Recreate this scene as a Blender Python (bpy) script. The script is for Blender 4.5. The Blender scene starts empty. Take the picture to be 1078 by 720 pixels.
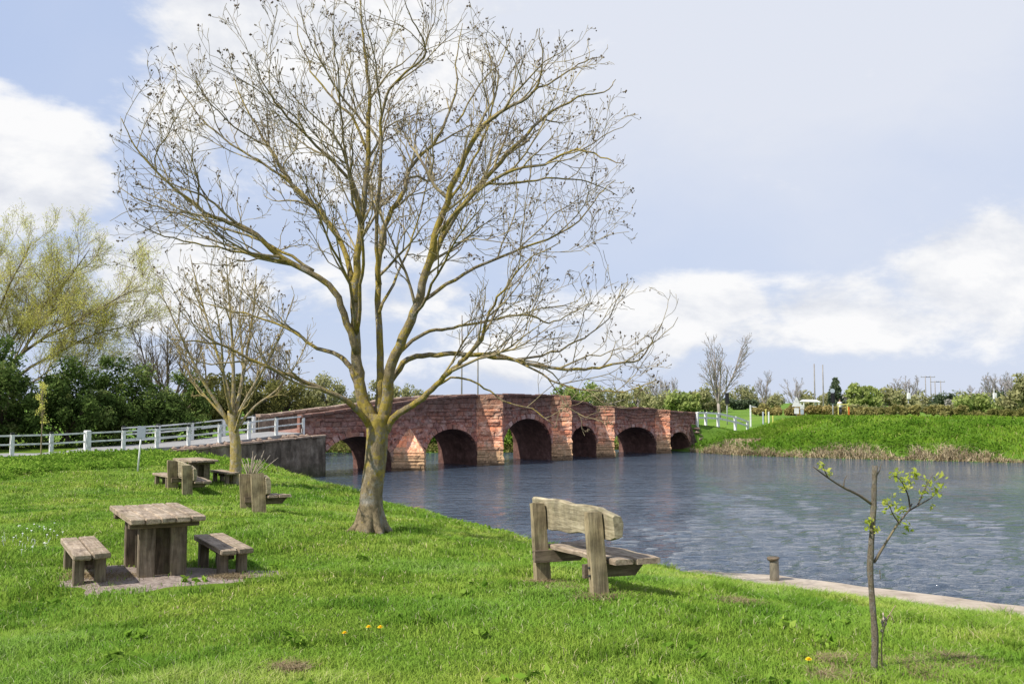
import bpy, math, random
import numpy as np
from mathutils import Vector, Matrix
PI = math.pi
R = math.radians
rnd = random.Random(7)
C = bpy.context.scene.collection
EYE = 4.3                      # eye height above the river surface (z = 0)
F = 1000.0
TILT = math.atan(64 / F)

# ------------------------------------------------------------------ helpers
def at(u, v, Y):
    """a survey point: sight line (u, v) of the photograph carried to distance Y"""
    du = (u - 539) / F
    dv = (360 - v) / F
    y = math.cos(TILT) - dv * math.sin(TILT)
    z = math.sin(TILT) + dv * math.cos(TILT)
    return Vector((du / y * Y, Y, EYE + z / y * Y))

def tag(o, label=None, cat=None, group=None, kind=None):
    if label: o['label'] = label
    if cat: o['category'] = cat
    if group: o['group'] = group
    if kind: o['kind'] = kind
    return o

def empty(name, loc, rz=0.0, label=None, cat=None, group=None):
    o = bpy.data.objects.new(name, None)
    C.objects.link(o)
    o.empty_display_size = 0.2
    o.location = loc
    o.rotation_euler = (0, 0, rz)
    return tag(o, label, cat, group)

def link(name, me, mat, parent=None):
    o = bpy.data.objects.new(name, me)
    C.objects.link(o)
    if mat: me.materials.append(mat)
    if parent: o.parent = parent
    return o

def np_mesh(name, verts, faces, mat, parent=None, shade=None, smooth=False, origin=None):
    """verts (n,3), faces (m,k) arrays"""
    verts = np.asarray(verts, dtype=np.float32)
    if origin is not None:
        verts = verts - np.array(origin, dtype=np.float32)
    faces = np.asarray(faces, dtype=np.int32)
    m, k = faces.shape
    me = bpy.data.meshes.new(name)
    me.vertices.add(len(verts)); me.vertices.foreach_set('co', verts.ravel())
    me.loops.add(m * k); me.loops.foreach_set('vertex_index', faces.ravel())
    me.polygons.add(m); me.polygons.foreach_set('loop_start', np.arange(0, m * k, k, dtype=np.int32))
    if smooth: me.polygons.foreach_set('use_smooth', np.ones(m, dtype=bool))
    if shade is not None:
        a = me.attributes.new('shade', 'FLOAT', 'FACE')
        a.data.foreach_set('value', np.asarray(shade, dtype=np.float32))
    me.update(calc_edges=True)
    return link(name, me, mat, parent)

class MB:
    def __init__(s): s.v = []; s.f = []; s.sm = []
    def add(s, vs, fs, smooth=False):
        n = len(s.v)
        s.v += [tuple(p) for p in vs]
        s.f += [tuple(i + n for i in f) for f in fs]
        s.sm += [smooth] * len(fs)
    def box(s, c, size, rot=None, taper=1.0, jit=0.0, bev=0.0):
        hx, hy, hz = size[0] / 2, size[1] / 2, size[2] / 2
        c = Vector(c)
        if bev > 0:
            b = min(bev, hx * .45, hy * .45, hz * .45)
            pts = []; idx = {}
            for sx in (-1, 1):
                for sy in (-1, 1):
                    for sz in (-1, 1):
                        for a in range(3):
                            p = [sx * (hx - b), sy * (hy - b), sz * (hz - b)]
                            p[a] = (sx * hx, sy * hy, sz * hz)[a]
                            idx[(sx, sy, sz, a)] = len(pts); pts.append(p)
            fs = []
            for a in range(3):
                o1, o2 = (a + 1) % 3, (a + 2) % 3
                for sg in (-1, 1):
                    q = []
                    for (p1, p2) in ((-1, -1), (1, -1), (1, 1), (-1, 1)):
                        k = [0, 0, 0]; k[a] = sg; k[o1] = p1; k[o2] = p2
                        q.append(idx[(k[0], k[1], k[2], a)])
                    fs.append(q if sg > 0 else q[::-1])
            for a in range(3):          # edges along axis a
                o1, o2 = (a + 1) % 3, (a + 2) % 3
                for s1 in (-1, 1):
                    for s2 in (-1, 1):
                        q = []
                        for (sg, ax) in ((-1, o1), (1, o1), (1, o2), (-1, o2)):
                            k = [0, 0, 0]; k[a] = sg; k[o1] = s1; k[o2] = s2
                            q.append(idx[(k[0], k[1], k[2], ax)])
                        fs.append(q if s1 * s2 < 0 else q[::-1])
            for sx in (-1, 1):
                for sy in (-1, 1):
                    for sz in (-1, 1):
                        q = [idx[(sx, sy, sz, a)] for a in range(3)]
                        fs.append(q if sx * sy * sz > 0 else q[::-1])
        else:
            pts = [[x * hx, y * hy, z * hz] for z in (-1, 1) for y in (-1, 1) for x in (-1, 1)]
            fs = [(0, 2, 3, 1), (4, 5, 7, 6), (0, 1, 5, 4), (2, 6, 7, 3), (0, 4, 6, 2), (1, 3, 7, 5)]
        out = []
        for p in pts:
            k = 1 + (taper - 1) * (p[2] / (2 * hz) + .5)
            q = Vector((p[0] * k, p[1] * k, p[2]))
            if jit: q += Vector((rnd.uniform(-jit, jit), rnd.uniform(-jit, jit), rnd.uniform(-jit, jit)))
            if rot is not None: q = rot @ q
            out.append(c + q)
        s.add(out, fs)
    def beam(s, a, b, w, h, up=(0, 0, 1), bev=0.0, jit=0.0):
        a = Vector(a); b = Vector(b); d = b - a
        y = d.normalized(); x = y.cross(Vector(up)).normalized(); z = x.cross(y)
        s.box((a + b) / 2, (w, d.length, h), Matrix((x, y, z)).transposed(), bev=bev, jit=jit)
    def tube(s, path, rad, sides=6, cap=True, smooth=True, lump=0.0):
        n = len(path)
        if n < 2: return
        base = len(s.v)
        t = (path[1] - path[0]).normalized()
        ref = Vector((1, 0, 0)) if abs(t.x) < .8 else Vector((0, 1, 0))
        x = t.cross(ref).normalized()
        for i, p in enumerate(path):
            if 0 < i < n - 1: t = (path[i + 1] - path[i - 1])
            elif i: t = path[i] - path[i - 1]
            if t.length < 1e-9: t = Vector((0, 0, 1))
            t = t.normalized()
            x = (x - t * x.dot(t))
            if x.length < 1e-6: x = t.orthogonal()
            x.normalize(); y = t.cross(x)
            r = rad[i]
            for k in range(sides):
                a = 2 * PI * k / sides
                rr = r * (1 + (rnd.uniform(-lump, lump) if lump else 0))
                q = p + x * (math.cos(a) * rr) + y * (math.sin(a) * rr)
                s.v.append((q.x, q.y, q.z))
        for i in range(n - 1):
            for k in range(sides):
                a = base + i * sides + k; b = base + i * sides + (k + 1) % sides
                s.f.append((a, b, b + sides, a + sides)); s.sm.append(smooth)
        if cap:
            s.f.append(tuple(base + k for k in range(sides))[::-1]); s.sm.append(False)
            s.f.append(tuple(base + (n - 1) * sides + k for k in range(sides))); s.sm.append(False)
    def blob(s, c, r, k=(1, 1, 1)):
        c = Vector(c)
        j = [rnd.uniform(.7, 1.3) for _ in range(6)]
        pts = [(r * k[0] * j[0], 0, 0), (-r * k[0] * j[1], 0, 0), (0, r * k[1] * j[2], 0), (0, -r * k[1] * j[3], 0), (0, 0, r * k[2] * j[4]), (0, 0, -r * k[2] * j[5])]
        s.add([c + Vector(p) for p in pts], [(0, 2, 4), (2, 1, 4), (1, 3, 4), (3, 0, 4), (2, 0, 5), (1, 2, 5), (3, 1, 5), (0, 3, 5)])
    def sphere(s, c, r, k=(1, 1, 1), nu=12, nv=8):
        c = Vector(c); pts = [c + Vector((0, 0, r * k[2]))]
        for i in range(1, nv):
            th = PI * i / nv
            for j in range(nu):
                ph = 2 * PI * j / nu
                pts.append(c + Vector((r * k[0] * math.sin(th) * math.cos(ph), r * k[1] * math.sin(th) * math.sin(ph), r * k[2] * math.cos(th))))
        pts.append(c - Vector((0, 0, r * k[2])))
        fs = [(0, 1 + j, 1 + (j + 1) % nu) for j in range(nu)]
        for i in range(nv - 2):
            for j in range(nu):
                a = 1 + i * nu + j; b = 1 + i * nu + (j + 1) % nu
                fs.append((a, a + nu, b + nu, b))
        L = len(pts) - 1
        fs += [(L, 1 + (nv - 2) * nu + (j + 1) % nu, 1 + (nv - 2) * nu + j) for j in range(nu)]
        s.add(pts, fs, True)
    def build(s, name, mat, parent=None, origin=None, shade=None):
        me = bpy.data.meshes.new(name)
        if origin is not None:
            ox, oy, oz = origin
            vv = [(p[0] - ox, p[1] - oy, p[2] - oz) for p in s.v]
        else: vv = s.v
        me.from_pydata(vv, [], s.f)
        me.polygons.foreach_set('use_smooth', s.sm)
        if shade is not None:
            a = me.attributes.new('shade', 'FLOAT', 'FACE'); a.data.foreach_set('value', np.asarray(shade, dtype=np.float32))
        me.update()
        return link(name, me, mat, parent)

def copy_tree(o, parent=None):
    c = o.copy(); C.objects.link(c)
    if parent: c.parent = parent
    for ch in list(o.children): copy_tree(ch, c)
    return c

# ------------------------------------------------------------------ materials
class NT:
    def __init__(s, name):
        s.m = bpy.data.materials.new(name); s.m.use_nodes = True
        s.t = s.m.node_tree; s.t.nodes.clear()
        s.out = s.n('ShaderNodeOutputMaterial')
    def n(s, typ, **kw):
        x = s.t.nodes.new(typ)
        for k, v in kw.items(): setattr(x, k, v)
        return x
    def l(s, a, b): s.t.links.new(a, b)
    def coords(s, kind='Object', scale=(1, 1, 1)):
        if kind == 'Position': o = s.n('ShaderNodeNewGeometry').outputs['Position']
        else: o = s.n('ShaderNodeTexCoord').outputs[kind]
        mp = s.n('ShaderNodeMapping'); mp.inputs['Scale'].default_value = scale
        s.l(o, mp.inputs['Vector']); return mp.outputs['Vector']
    def noise(s, vec, scale, detail=4, rough=.6, dist=0):
        x = s.n('ShaderNodeTexNoise'); x.inputs['Scale'].default_value = scale
        x.inputs['Detail'].default_value = detail; x.inputs['Roughness'].default_value = rough
        x.inputs['Distortion'].default_value = dist
        s.l(vec, x.inputs['Vector']); return x.outputs['Fac']
    def ramp(s, fac, stops, interp='LINEAR'):
        x = s.n('ShaderNodeValToRGB'); x.color_ramp.interpolation = interp
        e = x.color_ramp.elements
        while len(e) < len(stops): e.new(.5)
        for i, (p, c) in enumerate(stops):
            e[i].position = p; e[i].color = (*c, 1) if not isinstance(c, (int, float)) else (c, c, c, 1)
        s.l(fac, x.inputs['Fac']); return x.outputs['Color']
    def mix(s, fac, a, b, mode='MIX'):
        x = s.n('ShaderNodeMix', data_type='RGBA', blend_type=mode)
        for sock, val in ((x.inputs[0], fac), (x.inputs[6], a), (x.inputs[7], b)):
            if isinstance(val, (int, float)): sock.default_value = val
            elif isinstance(val, tuple): sock.default_value = (*val, 1)
            else: s.l(val, sock)
        return x.outputs[2]
    def math(s, op, a, b=0.0, clamp=False):
        x = s.n('ShaderNodeMath', operation=op, use_clamp=clamp)
        for sock, val in ((x.inputs[0], a), (x.inputs[1], b)):
            if isinstance(val, (int, float)): sock.default_value = val
            else: s.l(val, sock)
        return x.outputs[0]
    def sep(s, vec):
        x = s.n('ShaderNodeSeparateXYZ'); s.l(vec, x.inputs[0]); return x.outputs
    def bump(s, h, strength, dist=.02, normal=None):
        x = s.n('ShaderNodeBump'); x.inputs['Strength'].default_value = strength; x.inputs['Distance'].default_value = dist
        s.l(h, x.inputs['Height'])
        if normal is not None: s.l(normal, x.inputs['Normal'])
        return x.outputs['Normal']
    def bsdf(s, col, rough=.85, normal=None, spec=.3, **kw):
        b = s.n('ShaderNodeBsdfPrincipled')
        if isinstance(col, tuple): b.inputs['Base Color'].default_value = (*col, 1)
        else: s.l(col, b.inputs['Base Color'])
        if isinstance(rough, (int, float)): b.inputs['Roughness'].default_value = rough
        else: s.l(rough, b.inputs['Roughness'])
        b.inputs['Specular IOR Level'].default_value = spec
        for k, v in kw.items(): b.inputs[k].default_value = v
        if normal is not None: s.l(normal, b.inputs['Normal'])
        s.l(b.outputs[0], s.out.inputs['Surface']); return b

def simple(name, stops, scale=4, detail=5, bump=.3, bdist=.02, rough=.85, coords='Object', vscale=(1, 1, 1), spec=.25):
    m = NT(name); v = m.coords(coords, vscale)
    n1 = m.noise(v, scale, detail, .65)
    col = m.ramp(n1, stops)
    nor = m.bump(m.noise(v, scale * 4, 4, .7), bump, bdist) if bump else None
    m.bsdf(col, rough, nor, spec)
    return m.m

def leaf_mat(name, stops, trans=.35, pos_scale=None, pos_stops=None, up=0.0):
    m = NT(name)
    a = m.n('ShaderNodeAttribute', attribute_name='shade').outputs['Fac']
    col = m.ramp(a, stops)
    if pos_scale:
        p = m.ramp(m.noise(m.coords('Position'), pos_scale, 4, .6), pos_stops)
        col = m.mix(1.0, col, p, 'MULTIPLY')
    d = m.n('ShaderNodeBsdfDiffuse'); t = m.n('ShaderNodeBsdfTranslucent')
    m.l(col, d.inputs['Color']); m.l(col, t.inputs['Color'])
    if up:
        g = m.n('ShaderNodeNewGeometry').outputs['Normal']
        a_ = m.n('ShaderNodeVectorMath', operation='SCALE'); m.l(g, a_.inputs[0]); a_.inputs['Scale'].default_value = 1 - up
        b_ = m.n('ShaderNodeVectorMath', operation='ADD'); m.l(a_.outputs[0], b_.inputs[0]); b_.inputs[1].default_value = (0, 0, up)
        c_ = m.n('ShaderNodeVectorMath', operation='NORMALIZE'); m.l(b_.outputs[0], c_.inputs[0]); m.l(c_.outputs[0], d.inputs['Normal'])
    x = m.n('ShaderNodeMixShader'); x.inputs[0].default_value = trans
    m.l(d.outputs[0], x.inputs[1]); m.l(t.outputs[0], x.inputs[2]); m.l(x.outputs[0], m.out.inputs['Surface'])
    return m.m

def bark_mat(name, base, lichen, amount=.5, scale=6, zband=None):
    m = NT(name); v = m.coords('Position')
    vz = m.coords('Position', (1, 1, .4))
    n1 = m.noise(vz, scale * 3.0, 8, .78)
    spots = m.noise(v, scale * 1.6, 6, .75)
    col = m.ramp(n1, [(.28, tuple(c * .42 for c in base)), (.48, base), (.62, tuple(min(1, c * 1.35) for c in base)), (.76, tuple(min(1, c * 1.9) for c in base))])
    grey = m.ramp(m.noise(v, scale * .9, 5, .7), [(.5, 0.0), (.62, .55)])
    col = m.mix(grey, col, tuple(min(1, (c + .1) * 1.25) for c in (base[1], base[1], base[1] * .92)))
    broad = m.noise(v, .9, 3, .5)
    f = m.math('ADD', m.math('MULTIPLY', spots, .65), m.math('MULTIPLY', broad, .35))
    if zband:
        z = m.sep(v)[2]
        up = m.n('ShaderNodeMapRange'); up.inputs['From Min'].default_value = zband[0]; up.inputs['From Max'].default_value = zband[1]
        up.inputs['To Min'].default_value = -.12; up.inputs['To Max'].default_value = .0
        m.l(z, up.inputs['Value']); f = m.math('ADD', f, up.outputs[0])
    msk = m.ramp(f, [(1 - amount, 0.0), (1 - amount + .05, .9)])
    lc = m.ramp(n1, [(.35, tuple(c * .55 for c in lichen)), (.6, lichen)])
    col = m.mix(msk, col, lc)
    m.bsdf(col, .92, m.bump(m.math('ADD', n1, m.math('MULTIPLY', spots, .5)), 1.0, .06), .1)
    return m.m

M = {}
M['bark'] = bark_mat('lichen_bark', (.24, .19, .115), (.44, .335, .07), .52, 4.2, (2.3, 3.4))
M['bark_pale'] = bark_mat('pale_lichen_bark', (.31, .255, .165), (.46, .36, .11), .505, 4.0)
M['twig_gold'] = simple('twig_gold', [(.35, (.17, .13, .075)), (.58, (.34, .265, .12)), (.72, (.50, .39, .15))], 2.5, 3, 0, coords='Position')
M['bark_young'] = bark_mat('young_bark', (.27, .225, .165), (.46, .42, .28), .49, 26)
M['limb'] = bark_mat('lichen_limb', (.115, .097, .066), (.205, .165, .04), .5, 5)
M['twig'] = simple('twig', [(.35, (.08, .064, .055)), (.6, (.16, .13, .085)), (.75, (.24, .2, .10))], 2.5, 3, 0, coords='Position')
M['bud'] = simple('bud', [(.3, (.085, .062, .052)), (.7, (.19, .14, .085))], 3, 2, 0, coords='Position')
M['twig_pale'] = simple('twig_pale', [(.35, (.17, .135, .092)), (.58, (.33, .27, .15)), (.72, (.48, .39, .18))], 2.5, 3, 0, coords='Position')
M['far_twig'] = simple('far_twig', [(.3, (.27, .245, .25)), (.7, (.38, .34, .33))], 1.0, 2, 0, coords='Position')  # distance haze lightened into the far twig colours
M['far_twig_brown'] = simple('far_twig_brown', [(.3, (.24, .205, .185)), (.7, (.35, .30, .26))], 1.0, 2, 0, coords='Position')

def wood_mat(name, a, b, c, grain_axis=1, scale=3.0):
    m = NT(name); sc = [9, 9, 9]; sc[grain_axis] = .9
    v = m.coords('Object', tuple(sc)); v2 = m.coords('Object')
    g = m.noise(v, scale, 6, .65, .6)
    col = m.ramp(g, [(.3, a), (.5, b), (.68, c)])
    blot = m.ramp(m.noise(v2, 5, 4, .6), [(.35, (.62, .62, .62)), (.6, (1.08, 1.08, 1.04))])
    col = m.mix(1.0, col, blot, 'MULTIPLY')
    grn = m.ramp(m.noise(v2, 3.2, 4, .6), [(.52, 0.0), (.7, .45)])
    col = m.mix(grn, col, (.15, .15, .07))
    m.bsdf(col, .9, m.bump(g, .7, .012), .15)
    return m.m
M['wood_y'] = wood_mat('weathered_plank', (.17, .13, .095), (.34, .265, .20), (.47, .39, .31), 1)
M['wood_z'] = wood_mat('weathered_post', (.15, .12, .075), (.30, .24, .15), (.42, .345, .225), 2)
M['wood_back'] = wood_mat('weathered_backrest', (.17, .14, .09), (.32, .27, .185), (.46, .40, .29), 1)
M['wood_leg'] = wood_mat('shaded_leg', (.09, .07, .05), (.19, .15, .11), (.28, .23, .175), 2)  # leg timber darkened, shade under the tabletop put into the colour
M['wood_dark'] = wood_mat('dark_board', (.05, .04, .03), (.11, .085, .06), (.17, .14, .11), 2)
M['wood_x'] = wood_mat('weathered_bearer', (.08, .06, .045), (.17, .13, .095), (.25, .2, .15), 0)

M['white_paint'] = simple('white_paint', [(.3, (.42, .43, .39)), (.48, (.72, .73, .71)), (.7, (.82, .82, .81))], 3.5, 7, .1, .004, .5, 'Position')
M['dark_cap'] = simple('dark_cap', [(.3, (.02, .022, .02)), (.7, (.06, .065, .06))], 8, 3, .1, .005, .7)
M['black'] = simple('black_metal', [(.3, (.012, .012, .013)), (.7, (.025, .025, .028))], 8, 3, .05, .005, .5)
M['grey_metal'] = simple('grey_metal', [(.3, (.30, .31, .32)), (.7, (.42, .43, .44))], 6, 3, .05, .003, .5)
M['sign_grey'] = simple('sign_grey', [(.3, (.36, .41, .47)), (.7, (.46, .51, .57))], 10, 3, .05, .003, .45)
M['panel_back'] = simple('panel_back', [(.3, (.20, .235, .28)), (.7, (.27, .31, .36))], 10, 3, .05, .003, .45)
M['concrete'] = simple('pale_concrete', [(.3, (.26, .21, .16)), (.5, (.40, .335, .265)), (.7, (.50, .43, .35))], 2.2, 8, .5, .03, .95, 'Position')
M['bollard'] = simple('bollard_timber', [(.3, (.17, .15, .11)), (.55, (.29, .25, .19)), (.7, (.36, .32, .26))], 9, 5, .5, .02, .9, 'Object', (1, 1, .3))
M['road'] = simple('road_surface', [(.3, (.22, .22, .22)), (.7, (.34, .33, .32))], 1.5, 8, .2, .01, .95, 'Position')
M['rubble'] = simple('rubble_ledge', [(.3, (.14, .09, .065)), (.5, (.30, .22, .17)), (.7, (.42, .34, .27))], 2.5, 8, .6, .05, .95, 'Position')
M['rubble_dark'] = simple('rubble_dark', [(.3, (.07, .05, .04)), (.5, (.18, .13, .10)), (.7, (.36, .29, .23))], 2.5, 8, .8, .08, .95, 'Position')
M['gravel'] = simple('bare_gravel', [(.3, (.20, .155, .13)), (.5, (.45, .36, .305)), (.7, (.64, .54, .47))], 16, 10, 1.0, .05, .95, 'Position')
M['orange'] = simple('orange', [(.3, (.55, .12, .03)), (.7, (.7, .2, .05))], 5, 2, 0)
M['yellow'] = simple('yellow_petal', [(.3, (.75, .5, .01)), (.7, (.9, .62, .02))], 30, 2, 0)
M['yellow_paint'] = simple('yellow_paint', [(.3, (.6, .55, .12)), (.7, (.75, .68, .2))], 5, 2, 0)
M['stem'] = simple('green_stem', [(.3, (.08, .12, .02)), (.7, (.13, .18, .03))], 5, 2, 0)
M['skin'] = simple('skin', [(.3, (.45, .27, .2)), (.7, (.55, .35, .26))], 5, 2, 0)
M['hair'] = simple('hair', [(.3, (.02, .013, .01)), (.7, (.05, .035, .03))], 9, 2, 0)
M['shirt'] = simple('shirt', [(.3, (.62, .6, .6)), (.7, (.75, .73, .73))], 5, 2, 0)
M['trousers'] = simple('trousers', [(.3, (.04, .04, .06)), (.7, (.07, .07, .1))], 5, 2, 0)
M['pole_wood'] = simple('pole_wood', [(.3, (.20, .18, .17)), (.7, (.32, .30, .29))], 2, 3, 0, coords='Position')

def stone_mat(name='red_sandstone', gain=(1, 1, 1)):
    m = NT(name); tc = m.n('ShaderNodeTexCoord').outputs['Object']
    x, y, z = m.sep(tc)
    a = m.n('ShaderNodeAttribute', attribute_name='shade').outputs['Fac']
    stone = m.ramp(a, [(0, (.10, .068, .055)), (.08, (.26, .135, .105)), (.24, (.40, .17, .12)), (.40, (.34, .22, .165)), (.56, (.52, .23, .145)), (.74, (.36, .215, .185)), (.86, (.52, .29, .22)), (1, (.58, .43, .38))])
    n2 = m.noise(tc, 5.0, 7, .75); n3 = m.noise(tc, .8, 5, .7)
    stone = m.mix(1.0, stone, m.ramp(n2, [(.3, (.45, .42, .43)), (.5, (1, 1, 1)), (.7, (1.55, 1.48, 1.4))]), 'MULTIPLY')
    stone = m.mix(1.0, stone, m.ramp(n3, [(.32, (.6, .56, .60)), (.5, (1, 1, 1)), (.68, (1.3, 1.22, 1.18))]), 'MULTIPLY')
    pale = m.ramp(m.noise(tc, 2.1, 7, .85, .8), [(.50, 0.0), (.60, .72)])
    stone = m.mix(pale, stone, (.55, .44, .40))
    top = m.n('ShaderNodeMapRange'); top.inputs['From Min'].default_value = 3.55; top.inputs['From Max'].default_value = 5.4
    m.l(m.math('ADD', m.math('SUBTRACT', z, m.math('MULTIPLY', m.math('ABSOLUTE', m.math('SUBTRACT', x, -3.0)), -.05)), m.math('MULTIPLY', n2, 1.3)), top.inputs['Value'])
    stone = m.mix(m.math('MULTIPLY', top.outputs[0], .8, True), stone, (.12, .085, .07))
    low = m.n('ShaderNodeMapRange'); low.inputs['From Min'].default_value = 2.15; low.inputs['From Max'].default_value = 1.15
    m.l(m.math('ADD', m.math('ADD', z, m.math('MULTIPLY', n2, .7)), m.math('MULTIPLY', n3, .8)), low.inputs['Value'])
    m.l(m.math('SUBTRACT', m.math('ADD', m.math('ADD', z, m.math('MULTIPLY', n2, .7)), m.math('MULTIPLY', n3, .8)), .35), low.inputs['Value'])
    stone = m.mix(m.math('MULTIPLY', low.outputs[0], .85, True), stone, m.ramp(n2, [(.3, (.17, .13, .085)), (.7, (.40, .31, .215))]))
    wet = m.n('ShaderNodeMapRange'); wet.inputs['From Min'].default_value = .75; wet.inputs['From Max'].default_value = .5
    m.l(m.math('ADD', z, m.math('MULTIPLY', n2, .6)), wet.inputs['Value'])
    stone = m.mix(m.math('MULTIPLY', wet.outputs[0], .7, True), stone, (.06, .05, .04))
    stone = m.mix(1.0, stone, gain, 'MULTIPLY')
    m.bsdf(stone, .93, m.bump(n2, .9, .08), .1)
    return m.m
M['stone'] = stone_mat(gain=(1.0, .92, .93))
M['stone_pier'] = stone_mat('sunlit_sandstone', (1.85, 1.62, 1.34))  # same stone brightened and warmed, sunlight put into the cutwater colour
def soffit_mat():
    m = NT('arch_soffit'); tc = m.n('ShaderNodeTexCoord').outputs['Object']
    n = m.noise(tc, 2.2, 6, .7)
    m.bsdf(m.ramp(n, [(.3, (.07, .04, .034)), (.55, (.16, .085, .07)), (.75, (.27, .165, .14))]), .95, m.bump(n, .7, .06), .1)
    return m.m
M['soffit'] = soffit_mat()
def oldwall_mat():
    m = NT('stained_wall'); v = m.coords('Position')
    n = m.noise(v, 1.1, 8, .7); n2 = m.noise(m.coords('Position', (1, 1, .25)), 3.0, 5, .6)
    c = m.ramp(n, [(.3, (.075, .058, .043)), (.5, (.175, .14, .108)), (.68, (.34, .285, .225))])
    c = m.mix(1.0, c, m.ramp(n2, [(.35, (.5, .5, .5)), (.6, (1.15, 1.15, 1.15))]), 'MULTIPLY')
    zz_ = m.sep(v)[2]; alg = m.n('ShaderNodeMapRange'); alg.inputs['From Min'].default_value = 1.3; alg.inputs['From Max'].default_value = .6
    m.l(m.math('ADD', zz_, m.math('MULTIPLY', n, .8)), alg.inputs['Value'])
    c = m.mix(m.math('MULTIPLY', alg.outputs[0], .7, True), c, (.05, .055, .028))
    m.bsdf(c, .95, m.bump(n, .7, .08), .1)
    return m.m
M['oldwall'] = oldwall_mat()

def ground_mat(name, stops, patch=.35):
    m = NT(name); v = m.coords('Position')
    n1 = m.noise(v, patch, 5, .65); n2 = m.noise(v, 14, 4, .7)
    c = m.ramp(n1, stops)
    c = m.mix(1.0, c, m.ramp(n2, [(.3, (.6, .62, .55)), (.6, (1.15, 1.12, 1.0))]), 'MULTIPLY')
    m.bsdf(c, .95, m.bump(n2, .8, .05), .1)
    return m.m
M['ground'] = ground_mat('meadow_soil', [(.3, (.07, .12, .014)), (.5, (.11, .18, .02)), (.7, (.17, .23, .035))])
M['far_ground'] = ground_mat('far_meadow', [(.3, (.09, .17, .025)), (.5, (.12, .22, .03)), (.7, (.17, .25, .05))], .12)
M['grass'] = leaf_mat('grass_blade', [(0, (.115, .205, .026)), (.35, (.21, .335, .040)), (.7, (.315, .43, .072)), (.92, (.46, .53, .17)), (1, (.58, .52, .29))], .34, .55,
                      [(.28, (.56, .76, .70)), (.42, (.80, .95, .92)), (.56, (1.02, 1.03, 1.05)), (.70, (1.32, 1.14, 1.35))], .62)
M['weed'] = leaf_mat('weed_leaf', [(0, (.07, .15, .016)), (.5, (.15, .28, .032)), (1, (.30, .42, .08))], .35, .5, [(.3, (.6, .7, .6)), (.7, (1.25, 1.15, 1.1))], .3)
M['bank_grass'] = leaf_mat('bank_blade', [(0, (.07, .15, .014)), (.5, (.13, .245, .022)), (.9, (.22, .33, .05)), (1, (.34, .33, .13))], .35, .18, [(.3, (.65, .75, .7)), (.7, (1.25, 1.15, 1.1))], .5)
M['reed'] = leaf_mat('dry_reed', [(0, (.17, .125, .07)), (.5, (.37, .29, .18)), (1, (.56, .47, .32))], .25, .3, [(.3, (.6, .6, .6)), (.7, (1.2, 1.2, 1.15))], .3)
M['ivy'] = leaf_mat('ivy_leaf', [(0, (.025, .045, .012)), (.45, (.07, .115, .028)), (.8, (.16, .22, .06)), (1, (.30, .34, .12))], .25)
M['olive'] = leaf_mat('olive_leaf', [(0, (.09, .095, .03)), (.5, (.18, .18, .055)), (1, (.30, .28, .10))], .3)
M['far_olive'] = leaf_mat('far_olive_leaf', [(0, (.19, .195, .10)), (.5, (.28, .28, .13)), (1, (.39, .375, .18))], .3)  # far leaf colours are paled to carry the haze of distance
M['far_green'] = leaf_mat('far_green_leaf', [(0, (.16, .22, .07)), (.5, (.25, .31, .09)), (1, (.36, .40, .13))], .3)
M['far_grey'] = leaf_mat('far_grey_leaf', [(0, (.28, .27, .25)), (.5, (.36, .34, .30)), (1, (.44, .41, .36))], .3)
M['hedge_brown'] = leaf_mat('hedge_brown_leaf', [(0, (.20, .185, .075)), (.5, (.32, .285, .115)), (1, (.44, .38, .18))], .3, .12, [(.3, (.75, .85, .7)), (.7, (1.25, 1.1, 1.1))])  # hedge colour lightened for distance haze
M['far_dark'] = leaf_mat('far_dark_leaf', [(0, (.05, .075, .045)), (.5, (.085, .115, .065)), (1, (.14, .17, .10))], .2)
M['willow'] = leaf_mat('willow_leaf', [(0, (.42, .43, .09)), (.5, (.60, .60, .14)), (1, (.78, .74, .24))], .5, up=.3)
M['young_leaf'] = leaf_mat('young_leaf', [(0, (.20, .28, .03)), (.5, (.36, .43, .06)), (1, (.56, .55, .14))], .5, up=.35)

# ------------------------------------------------------------------ world, sun, camera
SUN_EL = R(48)
SH = Vector((.85, .53, 0)).normalized()          # where shadows fall
SUNV = Vector((-SH.x * math.cos(SUN_EL), -SH.y * math.cos(SUN_EL), math.sin(SUN_EL)))
scene = bpy.context.scene
w = bpy.data.worlds.new('World'); scene.world = w; w.use_nodes = True
wt = w.node_tree; wt.nodes.clear()
class WN(NT):
    def __init__(s): s.t = wt
W = WN()
wout = W.n('ShaderNodeOutputWorld'); bg = W.n('ShaderNodeBackground'); W.l(bg.outputs[0], wout.inputs[0])
STR = .10
bg.inputs['Strength'].default_value = STR
sky = W.n('ShaderNodeTexSky'); sky.sky_type = 'NISHITA'; sky.sun_disc = False
sky.sun_elevation = SUN_EL; sky.sun_rotation = math.atan2(SUNV.x, SUNV.y)
sky.air_density = 1.0; sky.dust_density = .6; sky.ozone_density = 2.0
dirv = W.n('ShaderNodeTexCoord').outputs['Generated']
sx, sy, sz = W.sep(dirv)
az = W.math('ARCTAN2', sx, sy); el = W.math('ARCSINE', sz)
def sky_dir(u, v):
    d = at(u, v, 100) - Vector((0, 0, EYE)); d.normalize()
    return math.atan2(d.x, d.y), math.asin(d.z)
cvec = W.n('ShaderNodeCombineXYZ')
W.l(W.math('MULTIPLY', sx, 1.0), cvec.inputs[0]); W.l(sy, cvec.inputs[1]); W.l(W.math('MULTIPLY', sz, 1.9), cvec.inputs[2])
n_big = W.noise(cvec.outputs[0], 5.0, 9, .6, .3)
n_fine = W.noise(cvec.outputs[0], 13.0, 7, .62, .2)
clouds = None
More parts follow.
